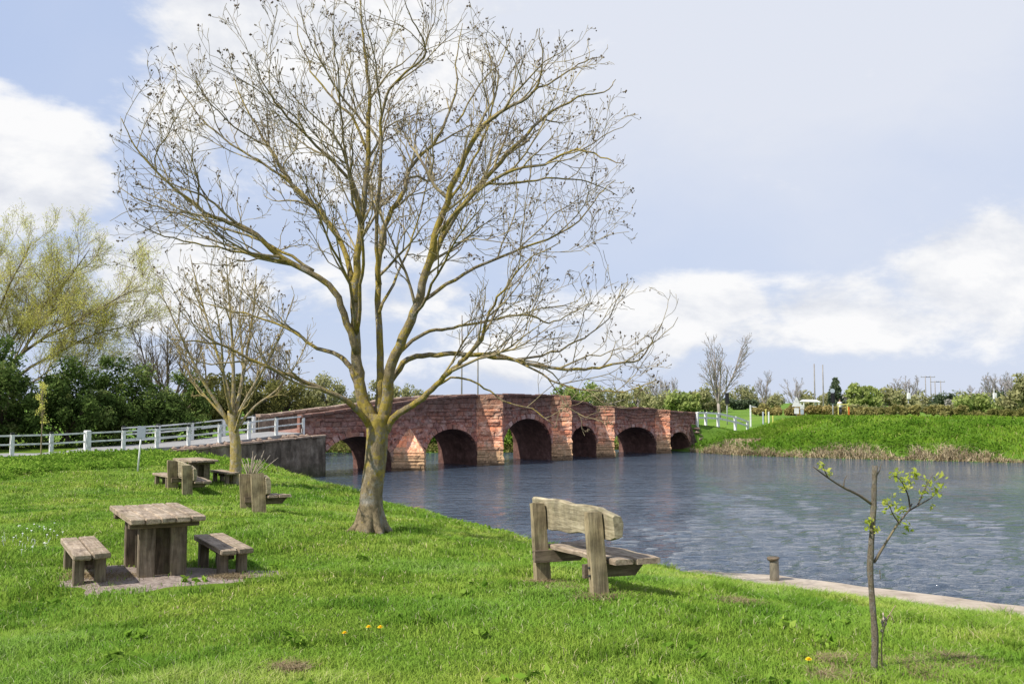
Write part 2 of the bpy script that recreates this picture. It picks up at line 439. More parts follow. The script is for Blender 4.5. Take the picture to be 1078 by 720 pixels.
# (u, v, half width, half height in photo px, weight): cloud banks of this sky as directions
for (u, v, ru, rv, wgt) in [(300, 50, 170, 150, 1.3), (450, 70, 140, 130, .6), (20, 180, 92, 78, 1.25), (170, 290, 130, 75, .95), (-30, 300, 120, 90, .8), (430, 310, 190, 80, .6), (740, 318, 105, 34, 1.1),
                            (860, 322, 120, 40, .9), (1040, 285, 95, 70, 1.15), (930, 340, 330, 42, .85), (560, 375, 240, 40, .6), (690, 340, 70, 45, .9), (770, 300, 60, 26, .6), (1000, 330, 150, 40, .7)]:
    a0, e0 = sky_dir(u, v); ra = ru / F; re = rv / F
    q = W.math('ADD', W.math('POWER', W.math('ABSOLUTE', W.math('DIVIDE', W.math('SUBTRACT', az, a0), ra)), 2.0),
               W.math('POWER', W.math('ABSOLUTE', W.math('DIVIDE', W.math('SUBTRACT', el, e0), re)), 2.0))
    g = W.math('MULTIPLY', W.math('EXPONENT', W.math('MULTIPLY', q, -1.0)), wgt)
    clouds = g if clouds is None else W.math('MAXIMUM', clouds, g)
# behind and above the camera: broken cloud everywhere
back = W.n('ShaderNodeMapRange'); back.inputs['From Min'].default_value = .15; back.inputs['From Max'].default_value = -.3
back.inputs['To Max'].default_value = .45
W.l(sy, back.inputs['Value'])
clouds = W.math('ADD', clouds, back.outputs[0])
cov = W.math('ADD', W.math('ADD', clouds, W.math('MULTIPLY', W.math('SUBTRACT', n_big, .5), 1.9)), W.math('MULTIPLY', W.math('SUBTRACT', n_fine, .5), .9))
mask = W.n('ShaderNodeMapRange', interpolation_type='SMOOTHSTEP'); mask.inputs['From Min'].default_value = .34; mask.inputs['From Max'].default_value = .76
W.l(cov, mask.inputs['Value'])
# cloud body: bright tops, greyer where thick
sh_ = W.n('ShaderNodeVectorMath', operation='ADD'); W.l(cvec.outputs[0], sh_.inputs[0]); sh_.inputs[1].default_value = (-.02, 0, .055)
n_up = W.noise(sh_.outputs[0], 5.0, 9, .6, .3)
emb = W.math('ADD', W.math('MULTIPLY', W.math('SUBTRACT', n_big, n_up), 1.5), .5)
body = W.ramp(W.math('ADD', W.math('MULTIPLY', n_fine, .3), W.math('MULTIPLY', emb, .7)), [(.28, (6.7, 7.0, 7.8)), (.44, (8.2, 8.4, 8.9)), (.58, (9.7, 9.7, 9.8))])
# thin high veil over the whole sky, heavier to the right and at the horizon
veil = W.math('ADD', W.math('MULTIPLY', W.noise(cvec.outputs[0], 2.2, 5, .55, .4), .46), .17)
hz = W.n('ShaderNodeMapRange'); hz.inputs['From Min'].default_value = .28; hz.inputs['From Max'].default_value = 0.0; hz.inputs['To Max'].default_value = .22
W.l(sz, hz.inputs['Value'])
rt = W.n('ShaderNodeMapRange'); rt.inputs['From Min'].default_value = -.1; rt.inputs['From Max'].default_value = .45; rt.inputs['To Max'].default_value = .16
W.l(sx, rt.inputs['Value'])
a0, e0 = sky_dir(760, -40)
vq = W.math('ADD', W.math('POWER', W.math('ABSOLUTE', W.math('DIVIDE', W.math('SUBTRACT', az, a0), .42)), 2.0), W.math('POWER', W.math('ABSOLUTE', W.math('DIVIDE', W.math('SUBTRACT', el, e0), .20)), 2.0))
tv = W.math('MULTIPLY', W.math('EXPONENT', W.math('MULTIPLY', vq, -1.0)), .95)
veil = W.math('ADD', veil, W.math('MULTIPLY', tv, W.math('ADD', .4, n_big)))
veil = W.math('ADD', W.math('ADD', veil, hz.outputs[0]), rt.outputs[0], True)
blue = W.mix(.75, sky.outputs[0], (3.5, 5.25, 9.2))
c1 = W.mix(veil, blue, (7.5, 7.9, 8.9))
c2 = W.mix(mask.outputs[0], c1, body)
gr = W.n('ShaderNodeMapRange'); gr.inputs['From Min'].default_value = 0.0; gr.inputs['From Max'].default_value = -.05
W.l(sz, gr.inputs['Value'])
c3 = W.mix(gr.outputs[0], c2, (1.2, 1.4, .8))
W.l(c3, bg.inputs['Color'])

sun = bpy.data.lights.new('sun', 'SUN'); sun.energy = 6.0; sun.angle = R(.55); sun.color = (1.0, .95, .86)
so = bpy.data.objects.new('sun', sun); C.objects.link(so)
so.rotation_euler = SUNV.to_track_quat('Z', 'Y').to_euler(); so.location = (-20, -20, 40)
cam = bpy.data.cameras.new('camera'); cam.lens = 36 * F / 1078; cam.sensor_width = 36; cam.clip_end = 6000; cam.clip_start = .1
co = bpy.data.objects.new('camera', cam); C.objects.link(co)
co.location = (0, 0, EYE); co.rotation_euler = (PI / 2 + TILT, 0, 0); scene.camera = co
scene.view_settings.view_transform = 'Standard'; scene.view_settings.look = 'None'; scene.view_settings.exposure = 0
scene.cycles.max_bounces = 6; scene.cycles.transparent_max_bounces = 8
scene.cycles.use_denoising = True

# ------------------------------------------------------------------ value noise for geometry
_perm = np.random.RandomState(3).rand(256, 256)
def vnoise(x, y, s=1.0):
    x = np.asarray(x) * s + 1000.3; y = np.asarray(y) * s + 1000.7
    xi = np.floor(x).astype(int); yi = np.floor(y).astype(int); fx = x - xi; fy = y - yi
    fx = fx * fx * (3 - 2 * fx); fy = fy * fy * (3 - 2 * fy)
    g = lambda a, b: _perm[a % 256, b % 256]
    return (g(xi, yi) * (1 - fx) + g(xi + 1, yi) * fx) * (1 - fy) + (g(xi, yi + 1) * (1 - fx) + g(xi + 1, yi + 1) * fx) * fy

# ------------------------------------------------------------------ the near bank
AX = Vector((.687, .727, 0)).normalized(); NF = Vector((AX.y, -AX.x, 0))     # bridge axis, river-side face normal
B0 = Vector((-6.8, 61.4, 0))
def bp(t, off=0.0, z=0.0): return B0 + AX * t + NF * off + Vector((0, 0, z))
LIP = np.array([(60, -32.5), (7.7, 14.3), (5.6, 16.2), (3.86, 17.7), (2.3, 19.5), (.46, 22.3), (-1.6, 26.5), (-3.6, 30), (-7.4, 38), (-10.2, 44), (-12.4, 49), (-14.6, 53.2), (-13.5, 58), (-18, 64), (-40, 69), (-160, 78)])
def seg_dist(px, py, poly):
    d = np.full(np.shape(px), 1e9)
    for (ax, ay), (bx, by) in zip(poly[:-1], poly[1:]):
        dx, dy = bx - ax, by - ay
        t = np.clip(((px - ax) * dx + (py - ay) * dy) / (dx * dx + dy * dy), 0, 1)
        d = np.minimum(d, np.hypot(px - ax - t * dx, py - ay - t * dy))
    return d
def inside(px, py, poly):
    r = np.zeros(np.shape(px), bool); n = len(poly)
    for i in range(n):
        x1, y1 = poly[i]; x2, y2 = poly[(i + 1) % n]
        c = ((y1 > py) != (y2 > py))
        xs = (x2 - x1) * (py - y1) / ((y2 - y1) if y2 != y1 else 1e-9) + x1
        r ^= c & (px < xs)
    return r
LANDPOLY = np.vstack([LIP, [(-160, -200), (60, -200)]])
ctrl = [at(*p) for p in [(539, 720, 6.75), (920, 708, 7.05), (100, 720, 6.9), (1050, 720, 7.0), (630, 631, 9.8), (570, 614, 11.35), (160, 611, 12.1), (240, 606, 12.6), (80, 611, 11.9),
                         (390, 557, 17), (278, 542, 21), (195, 521, 29), (247, 510, 31.5), (147, 497, 36.3), (0, 507, 31), (60, 500, 32.5), (0, 640, 10.5)]]
ctrl += [Vector(p) for p in [(0, -15, 2.4), (-20, -10, 2.4), (25, -15, 2.2), (-40, 20, 2.1), (-24, 41.8, 1.72), (-21, 45, 1.76), (-17.6, 49.2, 1.7), (-16, 50.4, 1.45), (-14.5, 51.6, 1.2), (-35, 30, 1.7), (-80, 20, 2), (-80, 70, 2), (-30, 62, 1.8), (-20, 60, 1.7)]]
for (x, y) in LIP[1:12]: ctrl.append(Vector((x, y, 1.08)))
cp = np.array([tuple(p) for p in ctrl])
def tps(r2): return .5 * r2 * np.log(r2 + 1e-9)
n = len(cp); K = tps(((cp[:, None, :2] - cp[None, :, :2]) ** 2).sum(-1)) + np.eye(n) * .6
P = np.hstack([np.ones((n, 1)), cp[:, :2]])
sol = np.linalg.solve(np.block([[K, P], [P.T, np.zeros((3, 3))]]), np.concatenate([cp[:, 2], np.zeros(3)]))
def near_z(x, y):
    x = np.asarray(x, float); y = np.asarray(y, float); sh = x.shape; x = x.ravel(); y = y.ravel()
    z = sol[n] + sol[n + 1] * x + sol[n + 2] * y
    for i in range(n): z = z + sol[i] * tps((x - cp[i, 0]) ** 2 + (y - cp[i, 1]) ** 2)
    z = np.clip(z, .9, 2.7) + (vnoise(x, y, .45) - .5) * .10 + (vnoise(x, y, 1.6) - .5) * .035
    d = seg_dist(x, y, LIP); ins = inside(x, y, LANDPOLY)
    sd = np.where(ins, d, -d)
    qk = np.clip((x - 3.0) / .5, 0, 1) * np.clip((2.2 - sd) / 1.6, 0, 1)
    z = z * (1 - qk) + np.minimum(z, 1.0 + np.clip(sd, 0, 3) * .22) * qk
    zl = z - np.clip(.5 - sd, 0, .5) ** 2 * .5
    z = np.where(sd > 0, zl, np.maximum(zl + sd * 1.1, -1.6))
    return z.reshape(sh)
def gz(x, y): return float(near_z(np.array([x]), np.array([y]))[0])
def at_ground(u, v, Y):
    p = at(u, v, Y); return Vector((p.x, p.y, gz(p.x, p.y)))

gx = np.arange(-60, 30.01, .35); gy = np.arange(-8, 68, .35)
X, Y = np.meshgrid(gx, gy); Z = near_z(X, Y)
nx, ny = len(gx), len(gy)
idx = np.arange(nx * ny).reshape(ny, nx)
fc = np.stack([idx[:-1, :-1], idx[:-1, 1:], idx[1:, 1:], idx[1:, :-1]], -1).reshape(-1, 4)
tag(np_mesh('meadow', np.stack([X, Y, Z], -1).reshape(-1, 3), fc, M['ground'], smooth=True), kind='structure')

# ------------------------------------------------------------------ the far land, one sheet to the horizon
FARW = np.array([(400, -260), (160, -40), (80, 34), (50, 59), (36.5, 68.5), (26, 73.5), (18.5, 78.5), (15.8, 83.5), (13.5, 88), (8, 88), (0, 83), (-12, 82), (-40, 88), (-160, 98), (-400, 110)])
FARPOLY = np.vstack([FARW, [(-6000, 110), (-6000, 6000), (6000, 6000), (6000, -260)]])
def far_z(x, y):
    x = np.asarray(x, float); y = np.asarray(y, float)
    d = seg_dist(x, y, FARW); sd = np.where(inside(x, y, FARPOLY), d, -d)
    up = np.interp(sd, [-8, 0, 1.2, 4.0, 9, 17, 24, 40, 200, 400, 6000], [-1.6, -.1, .55, 1.0, 1.9, 2.85, 2.9, 2.55, 2.6, 2.6, 2.6])
    low = np.interp(sd, [-8, 0, 1.2, 4.0, 9, 17, 24, 40, 200, 400, 6000], [-1.6, -.1, .5, .9, 1.3, 1.7, 1.9, 2.3, 2.6, 2.6, 2.6])
    k = np.clip((x - 17) / 15, 0, 1); k = k * k * (3 - 2 * k)
    z = up * k + low * (1 - k)
    return z + np.where(sd > 1, (vnoise(x, y, .3) - .5) * .25, 0)
def nonuni(a, b, c, d, s, k):
    """coarse .. fine (b..c, step s) .. coarse"""
    mid = np.arange(b, c, s); lo = [b]; st = s
    while lo[-1] > a: st *= k; lo.append(lo[-1] - st)
    hi = [mid[-1]]; st = s
    while hi[-1] < d: st *= k; hi.append(hi[-1] + st)
    return np.array(sorted(lo[1:]) + list(mid) + hi[1:])
gx = nonuni(-5000, -30, 70, 5000, .8, 1.18); gy = nonuni(-300, 55, 125, 5500, .8, 1.18)
X, Y = np.meshgrid(gx, gy); Z = far_z(X, Y)
nx, ny = len(gx), len(gy); idx = np.arange(nx * ny).reshape(ny, nx)
fc = np.stack([idx[:-1, :-1], idx[:-1, 1:], idx[1:, 1:], idx[1:, :-1]], -1).reshape(-1, 4)
tag(np_mesh('ground', np.stack([X, Y, Z], -1).reshape(-1, 3), fc, M['far_ground'], smooth=True), kind='structure')
def fz(x, y): return float(far_z(np.array([x]), np.array([y]))[0])

# ------------------------------------------------------------------ the river
def water_mat():
    m = NT('river_water')
    v1 = m.coords('Position', (.7, 1.15, 1)); v2 = m.coords('Position', (1.0, 1.5, 1)); v3 = m.coords('Position', (.05, .13, 1))
    big = m.noise(v1, 1.0, 3, .55, .5); small = m.noise(v2, 3.0, 4, .65, .6); calm = m.noise(v3, 1.0, 4, .6)
    h = m.math('ADD', m.math('MULTIPLY', big, 1.0), m.math('MULTIPLY', small, .50))
    amp = m.ramp(calm, [(.38, (.35, .35, .35)), (.58, (1, 1, 1))])
    h = m.math('MULTIPLY', h, m.math('ADD', .2, m.math('MULTIPLY', amp, .8)))
    nor = m.bump(h, 1.0, .34)
    m.bsdf((.044, .063, .090), .05, nor, .5, IOR=1.333)
    return m.m
ys_ = [9.0]
while ys_[-1] < 112: ys_.append(ys_[-1] * 1.0062 + .01)
ys_ = np.array(ys_); sx_ = np.linspace(-.62, .80, 400)
WY, WS = np.meshgrid(ys_, sx_, indexing='ij'); WX = WS * WY; dyy = WY * .0062 + .01
wr = np.random.RandomState(5); WZ = np.zeros_like(WX)
gust = .55 + .5 * vnoise(WX, WY * 1.6, .06)
for i in range(46):
    lam = .20 * (1.0 / .20) ** wr.rand(); th = -PI / 2 + .35 + wr.normal() * .62; k_ = 2 * PI / lam; am = .0090 * lam * wr.uniform(.5, 1.2)
    fade = np.clip((lam / dyy - 2.2) / 2.0, 0, 1)
    WZ += am * fade * np.sin(k_ * (math.cos(th) * WX + math.sin(th) * WY) + 2.2 * vnoise(WX + i * 7, WY, .22) + wr.rand() * 6.3)
WZ *= gust
r_, c_ = WX.shape; ix = np.arange(r_ * c_).reshape(r_, c_)
fc = np.stack([ix[:-1, :-1], ix[:-1, 1:], ix[1:, 1:], ix[1:, :-1]], -1).reshape(-1, 4)
WMAT = water_mat()
tag(np_mesh('river_water', np.stack([WX, WY, WZ], -1).reshape(-1, 3), fc, WMAT, smooth=True), kind='structure')
wv = [(-420, -320, -.14), (420, -320, -.14), (420, 160, -.14), (-420, 160, -.14)]
tag(np_mesh('river_water', wv, [(0, 1, 2, 3)], WMAT), kind='structure')

# ------------------------------------------------------------------ stone bridge
ARCHES = [(-6.6, -1.24, 2.25, .55), (1.61, 6.34, 2.55, .95), (8.94, 14.2, 3.15, 1.2), (16.4, 19.6, 2.5, 1.1), (21.7, 27.8, 2.3, .7), (29.6, 33.0, 1.75, .4)]   # t0, t1, crown, springing
BW = 3.9
def top_z(t):
    return float(np.interp(t, [-12, -7.9, -6, -2, 2, 6, 9, 13, 15.4, 16.4, 18.5, 19.5, 21, 27, 29, 34.5], [3.55, 3.62, 3.78, 4.2, 4.62, 4.85, 4.92, 4.9, 4.86, 4.55, 4.3, 4.08, 3.98, 3.85, 3.62, 3.4]))
def deck_z(t): return float(np.interp(t, [-60, -22, -18, -15, -13.2, -11.4, -9.65, -7.7, 0, 8, 14, 22, 33, 37, 42, 60], [1.85, 1.85, 1.95, 2.05, 2.15, 2.3, 2.45, 2.58, 3.3, 3.85, 3.8, 3.0, 2.45, 2.15, 1.5, 1.4]))
def arch_z(t):
    for (a, b, cr, sp) in ARCHES:
        if a < t < b:
            q = (t - (a + b) / 2) / ((b - a) / 2)
            return sp + (cr - sp) * math.sqrt(max(0, 1 - abs(q) ** 2.1))
    return None
bridge = empty('stone_bridge', bp(14, -BW / 2), math.atan2(AX.y, AX.x), 'old red sandstone bridge of six arches with pointed cutwaters crossing the river', 'bridge')
def L(t, off, z): return (t - 14, -off - BW / 2, z)      # bridge-local: x along axis, y away from the near face (off = towards viewer)
# arches and spandrels as one masonry body
ts = sorted(set([round(-8 + .2 * i, 3) for i in range(int(42.5 / .2) + 1)] + [a for q in ARCHES for a in q[:2]]))
mb = MB(); sof = MB(); NR = 14
def col_bottoms(t0, t1):
    m_ = (t0 + t1) / 2
    inside_arch = any(a <= m_ <= b for (a, b, _, _) in ARCHES)
    if not inside_arch: return -1.2, -1.2
    def f(t):
        z = arch_z(t)
        if z is None:
            for (a, b, cr, sp) in ARCHES:
                if abs(t - a) < 1e-6 or abs(t - b) < 1e-6: return sp
        return z
    return f(t0), f(t1)
def rough(t, z, k): return (float(vnoise(t * 1.0 + k * 31, z * 1.0, 1.7)) - .5) * .17 + (float(vnoise(t + k * 17, z, 5.0)) - .5) * .09
crng = np.random.RandomState(21)
CH = np.cumsum(np.r_[-1.5, crng.uniform(.15, .36, 48)])
CT = [np.cumsum(np.r_[-14 - crng.rand(), crng.uniform(.3, .95, 115)]) for _ in CH]
CR = crng.rand(len(CH), 120, 2)
def block(t, z):
    """which stone of the coursed rubble a point lies on: depth, colour and whether it is a joint"""
    t = np.asarray(t, float); z = np.asarray(z, float)
    zz = z + .34 * (vnoise(t, z * .3, .30) - .5) + .10 * (vnoise(t + 9, z, 1.1) - .5)
    tt = t + .25 * (vnoise(t, z + 5, .9) - .5)
    c = np.clip(np.searchsorted(CH, zz) - 1, 0, len(CH) - 2)
    r1 = np.zeros(t.shape); r2 = np.zeros(t.shape); jd = np.minimum(zz - CH[c], CH[c + 1] - zz)
    for k in np.unique(c):
        q = c == k; b = np.clip(np.searchsorted(CT[k], tt[q]) - 1, 0, 113)
        r1[q] = CR[k, b, 0]; r2[q] = CR[k, b, 1]
        jd[q] = np.minimum(jd[q], np.minimum(tt[q] - CT[k][b], CT[k][b + 1] - tt[q]))
    joint = jd < .026
    d = (r1 - .5) * .11 - .055 * joint + (vnoise(t * 3, z * 3, 1.7) - .5) * .07 + (vnoise(t, z, .5) - .5) * .16
    return d, np.where(joint, .10, .16 + .74 * r2 ** 1.15)
def block_sheet(T, Z, OFF, keep=None):
    """grid (rows, cols) of axis position, height and offset -> verts, faces, shade, with the stones standing in relief"""
    d, sh = block(T, Z); V = np.stack([T - 14, -(OFF + d) - BW / 2, Z], -1)
    r, c = T.shape; ix = np.arange(r * c).reshape(r, c)
    f = np.stack([ix[:-1, :-1], ix[:-1, 1:], ix[1:, 1:], ix[1:, :-1]], -1).reshape(-1, 4)
    return V.reshape(-1, 3), f, sh[:-1, :-1].reshape(-1)
fV = []; fF = []; fS = []; nV = 0
edges = sorted([-8.0, 34.4] + [a for q in ARCHES for a in q[:2]])
for e0, e1 in zip(edges[:-1], edges[1:]):
    nc = max(2, int((e1 - e0) / .075)); tcol = np.linspace(e0, e1, nc + 1)
    mid_ = (e0 + e1) / 2; ar = [q for q in ARCHES if q[0] < mid_ < q[1]]
    if ar:
        (a, b, cr, sp) = ar[0]; bot = np.array([sp if (abs(t - a) < 1e-6 or abs(t - b) < 1e-6) else arch_z(t) for t in tcol])
    else: bot = np.full(nc + 1, -1.2)
    topc = np.array([top_z(t) - .12 for t in tcol]); k = np.linspace(0, 1, 64)[:, None]
    V, f, sh = block_sheet(np.repeat(tcol[None], 64, 0), bot[None] + (topc - bot)[None] * k, 0.0)
    fV.append(V); fF.append(f + nV); fS.append(sh); nV += len(V)
np_mesh('spandrel_wall', np.vstack(fV), np.vstack(fF), M['stone'], bridge, np.concatenate(fS))
for t0, t1 in zip(ts[:-1], ts[1:]):
    b0, b1 = col_bottoms(t0, t1); d0, d1 = deck_z(t0), deck_z(t1)
    mb.add([L(t0, -BW, b0), L(t1, -BW, b1), L(t1, -BW, d1), L(t0, -BW, d0)], [(3, 2, 1, 0)])
    mb.add([L(t0, -.15, d0), L(t1, -.15, d1), L(t1, -BW, d1), L(t0, -BW, d0)], [(0, 1, 2, 3)])
    if b0 > -1:
        sof.add([L(t0, .0, b0), L(t0, -BW - .02, b0), L(t1, -BW - .02, b1), L(t1, .0, b1)], [(0, 1, 2, 3)], True)
for (a, b, cr, sp) in ARCHES:
    for (t, flip) in ((a, 0), (b, 1)):
        q = [L(t, .03, -1.2), L(t, -BW - .03, -1.2), L(t, -BW - .03, sp), L(t, .03, sp)]
        sof.add(q, [(0, 1, 2, 3) if flip else (3, 2, 1, 0)])
for t in (ts[0], ts[-1]):
    d = deck_z(t); mb.add([L(t, 0, -1.2), L(t, -BW, -1.2), L(t, -BW, d), L(t, 0, d)], [(0, 1, 2, 3)])
mb.build('rear_wall', M['stone'], bridge, shade=[.35] * len(mb.f))
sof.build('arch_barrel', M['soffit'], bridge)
# parapets with rough coping stones
for (side, ta, tb) in ((0, -8.0, 34.4), (1, -8.6, 34.4)):
    p = MB(); cpg = MB(); t = ta
    while t < tb - .05:
        t2 = min(tb, t + rnd.uniform(.55, .95)); tm = (t + t2) / 2
        zt = top_z(tm) - .16; zb0 = deck_z(t) - .02; zb1 = deck_z(t2) - .02
        o0, o1 = ((-.16, -.42) if side == 0 else (-BW + .36, -BW - .012))
        zt0 = top_z(t) - .16; zt1 = top_z(t2) - .16
        vs = [L(t, o0, zb0), L(t2, o0, zb1), L(t2, o1, zb1), L(t, o1, zb0), L(t, o0, zt0), L(t2, o0, zt1), L(t2, o1, zt1), L(t, o1, zt0)]
        p.add(vs, [(0, 1, 5, 4), (2, 3, 7, 6), (4, 5, 6, 7), (1, 2, 6, 5), (3, 0, 4, 7)])
        sl = math.atan2(top_z(t2) - top_z(t), t2 - t)
        cpg.box(Vector(L(tm, (o0 + o1) / 2 + (.10 if side == 0 else 0), zt + .085 + rnd.uniform(-.035, .04))), (t2 - t - .02, .56, .19), Matrix.Rotation(-sl, 3, 'Y'), bev=.03, jit=.012)
        t = t2
    pp = p.build('parapet', M['stone' if side == 0 else 'oldwall'], bridge, shade=[.3] * len(p.f)); cpg.build('coping', M['stone' if side == 0 else 'rubble'], pp, shade=[.12 + .3 * rnd.random() for _ in cpg.f])
# arch rings
for (a, b, cr, sp) in ARCHES:
    rg = MB(); nst = max(13, int((b - a) * 3.4)); cxm = (a + b) / 2
    for i in range(nst):
        th0 = PI * i / nst + .012; th1 = PI * (i + 1) / nst - .012
        def pt(th, g):
            x = math.cos(PI - th); y = math.sin(th)
            sgn = -1 if x < 0 else 1
            q = abs(x); yy = math.sqrt(max(0, 1 - q ** 2.1))
            return cxm + sgn * q * ((b - a) / 2 + g), sp + (cr - sp) * yy + g * (yy ** .5)
        hgt = .30 + rnd.uniform(-.07, .08); pr = .07 + rnd.uniform(-.03, .05)
        vs = []
        for off in (pr, -.2):
            for (th, g) in ((th0, .0), (th1, .0), (th1, hgt), (th0, hgt)):
                x, z = pt(th, g); vs.append(L(x, off, z))
        rg.add(vs, [(0, 1, 2, 3), (0, 3, 7, 4), (1, 5, 6, 2), (3, 2, 6, 7), (0, 4, 5, 1)])
    rg.build('arch_ring', M['stone'], bridge, shade=np.repeat(.1 + .9 * np.random.RandomState(int(cr * 100)).rand(nst), 5))
# cutwaters
def cutwater(t0, t1, ztop, cap_h):
    tm = (t0 + t1) / 2; pj = (t1 - t0) / 2
    nz = max(10, int((ztop + 1.2) / .08)); zc_ = np.linspace(-1.2, ztop, nz); ns = int(pj / .075)
    half = np.linspace(0, 1, ns + 1); tl = np.r_[t0 + (tm - t0) * half, tm + (t1 - tm) * half[1:]]; ol = np.r_[pj * half, pj * (1 - half[1:])]
    T = np.repeat(tl[None], nz, 0); O = np.repeat(ol[None], nz, 0); Z = np.repeat(zc_[:, None], len(tl), 1)
    fl = np.where(Z < .55, 1.05, 1.0)
    V, f, sh = block_sheet(T, Z, O * fl)
    V = list(map(tuple, V)); F_ = [tuple(q) for q in f]; S_ = list(sh); top0 = (nz - 1) * len(tl); n0 = len(tl)
    if cap_h > 0:
        K = 14
        for r in range(1, K + 1):
            k = r / K
            for q in range(n0):
                p0 = Vector(V[top0 + q]); ap = Vector(L(tm, .02, ztop + cap_h)); p1 = p0.lerp(ap, k); V.append((p1.x + (rnd.uniform(-.03, .03) if k < 1 else 0), p1.y + (rnd.uniform(-.04, .02) if k < 1 else 0), p1.z))
        for r in range(K):
            for q in range(n0 - 1):
                a = top0 + r * n0 + q; F_.append((a, a + 1, a + 1 + n0, a + n0)); S_.append(.35 + .5 * CR[r // 3, (q * 5 // n0), 0])
    else:
        c_ = len(V); V.append(L(tm, .0, ztop + .03))
        for q in range(n0 - 1): F_.append((top0 + q, top0 + q + 1, c_, c_)[:3] + (c_,)); S_.append(.15)
        F_ = [q if len(set(q)) == 4 else q for q in F_]
    m_ = MB(); m_.v = V; m_.f = [tuple(dict.fromkeys(q)) for q in F_]; m_.sm = [False] * len(F_)
    return m_.build('cutwater', M['stone_pier'], bridge, shade=S_)
cutwater(-1.24, 1.61, 1.15, 1.6)
cutwater(6.34, 8.94, 4.84, 0)
cutwater(14.2, 16.4, 4.84, 0)
cutwater(19.6, 21.7, 4.02, 0)
cutwater(27.8, 29.6, 3.7, 0)
def low_weed(): pass

# ------------------------------------------------------------------ road, retaining wall, fences
rmb = MB(); tt = [-60, -40, -30, -22, -18, -15, -13.2, -11.4, -9.65, -8.0]
for a, b in zip(tt[:-1], tt[1:]):
    za, zb = deck_z(a), deck_z(b)
    q = [bp(a, .15, za), bp(b, .15, zb), bp(b, -BW - .2, zb), bp(a, -BW - .2, za), bp(a, .15, -.5), bp(b, .15, -.5), bp(b, -BW - .2, -.5), bp(a, -BW - .2, -.5)]
    rmb.add(q, [(0, 1, 2, 3), (4, 5, 1, 0), (7, 3, 2, 6)])
tag(rmb.build('road', M['road']), kind='structure')
r2 = MB(); tt2 = [34.5, 38, 42, 48, 60]
for a, b in zip(tt2[:-1], tt2[1:]):
    za, zb = deck_z(a), deck_z(b)
    q = [bp(a, 0, za), bp(b, 0, zb), bp(b, -BW, zb), bp(a, -BW, za), bp(a, 0, -.5), bp(b, 0, -.5), bp(b, -BW, -.5), bp(a, -BW, -.5)]
    r2.add(q, [(0, 1, 2, 3), (4, 5, 1, 0), (7, 3, 2, 6)])
tag(r2.build('road', M['road']), kind='structure')

rw = empty('retaining_wall', bp(-11, .6, 0), 0, 'stained dark retaining wall under the sloping road beside the first arch', 'wall')
o = bp(-11, .6, 0)
wm = MB(); lg = MB(); ts2 = [-16.4 + .35 * i for i in range(29)] + [-6.62]
ts2 = [t for t in ts2 if t < -6.62] + [-6.62]
def wt_z(t): return float(np.interp(t, [-16.4, -12, -6.6], [1.72, 2.02, 2.32]))
for a, b in zip(ts2[:-1], ts2[1:]):
    vs = [bp(a, .55 + rough(a, 0, 8), -1), bp(b, .55 + rough(b, 0, 8), -1), bp(b, .5 + rough(b, 2, 8), wt_z(b)), bp(a, .5 + rough(a, 2, 8), wt_z(a)), bp(b, -.1, wt_z(b)), bp(a, -.1, wt_z(a))]
    wm.add(vs, [(0, 1, 2, 3), (3, 2, 4, 5)])
b = ts2[-1]; wm.add([bp(b, .55, -1), bp(b, -.1, -1), bp(b, -.1, wt_z(b)), bp(b, .5, wt_z(b))], [(0, 1, 2, 3)])
t = -16.4
while t < -6.7:
    t2 = min(-6.62, t + rnd.uniform(.7, 1.4)); z0 = wt_z((t + t2) / 2)
    lg.beam(bp(t + .02, .3, wt_z(t) + .06), bp(t2 - .02, .3, wt_z(t2) + .06 + rnd.uniform(-.02, .02)), .62, .13, bev=.03, jit=.015)
    t = t2
for i in range(60):                                 # broken mortar and stones lying along the ledge
    t = rnd.uniform(-16, -7.8); zz = wt_z(t) + .1
    h = rnd.uniform(.08, max(.1, deck_z(t) - zz + .05))
    lg.blob(bp(t, rnd.uniform(.16, .34), zz + h * .4), h * .8, (1.6, 1, .8))
wm.build('wall_face', M['oldwall'], rw, o); lg.build('ledge', M['rubble'], rw, o)

def road_fence(name, posts, zof, rails, pw, ph, label, cap=True, wide=(), rt=.055):
    o = posts[0].copy(); o.z = zof[0]
    f = empty(name, o, 0, label, 'fence')
    proto = None; capm = None
    for i, p in enumerate(posts):
        z = zof[i]; q = Vector((p.x, p.y, z))
        if proto is None:
            m_ = MB(); m_.box((0, 0, ph / 2 - .3), (pw, pw, ph + .6), Matrix.Rotation(math.atan2(AX.y, AX.x), 3, 'Z'), bev=.02)
            proto = m_.build('post', M['white_paint'], f); po = proto
            if cap:
                k = MB(); k.box((0, 0, ph + .03), (pw * 1.05, pw * 1.05, .10), Matrix.Rotation(math.atan2(AX.y, AX.x), 3, 'Z'), taper=.8); capm = k.build('cap', M['dark_cap'], po)
        else:
            po = proto.copy(); C.objects.link(po); po.parent = f
            if cap and i not in wide:
                c = capm.copy(); C.objects.link(c); c.parent = po
        po.location = q - o
        po.rotation_euler = (rnd.uniform(-.02, .02), rnd.uniform(-.02, .02), 0)
        if i in wide: po.scale = (1.75, 1.2, 1.06)
    for h in rails:
        m_ = MB()
        for i in range(len(posts) - 1):
            a = posts[i]; b = posts[i + 1]
            m_.beam(Vector((a.x, a.y, zof[i] + h)) + AX * (pw * .5), Vector((b.x, b.y, zof[i + 1] + h)) - AX * (pw * .5), rt, rt + .02)
        m_.build('rail', M['white_paint'], f, o)
    return f
tn = [-7.85, -9.65, -11.4, -13.2, -15, -16.75, -18.5, -20.3, -22.0, -23.75, -25.5, -27.3, -29]
tn = tn[::-1]
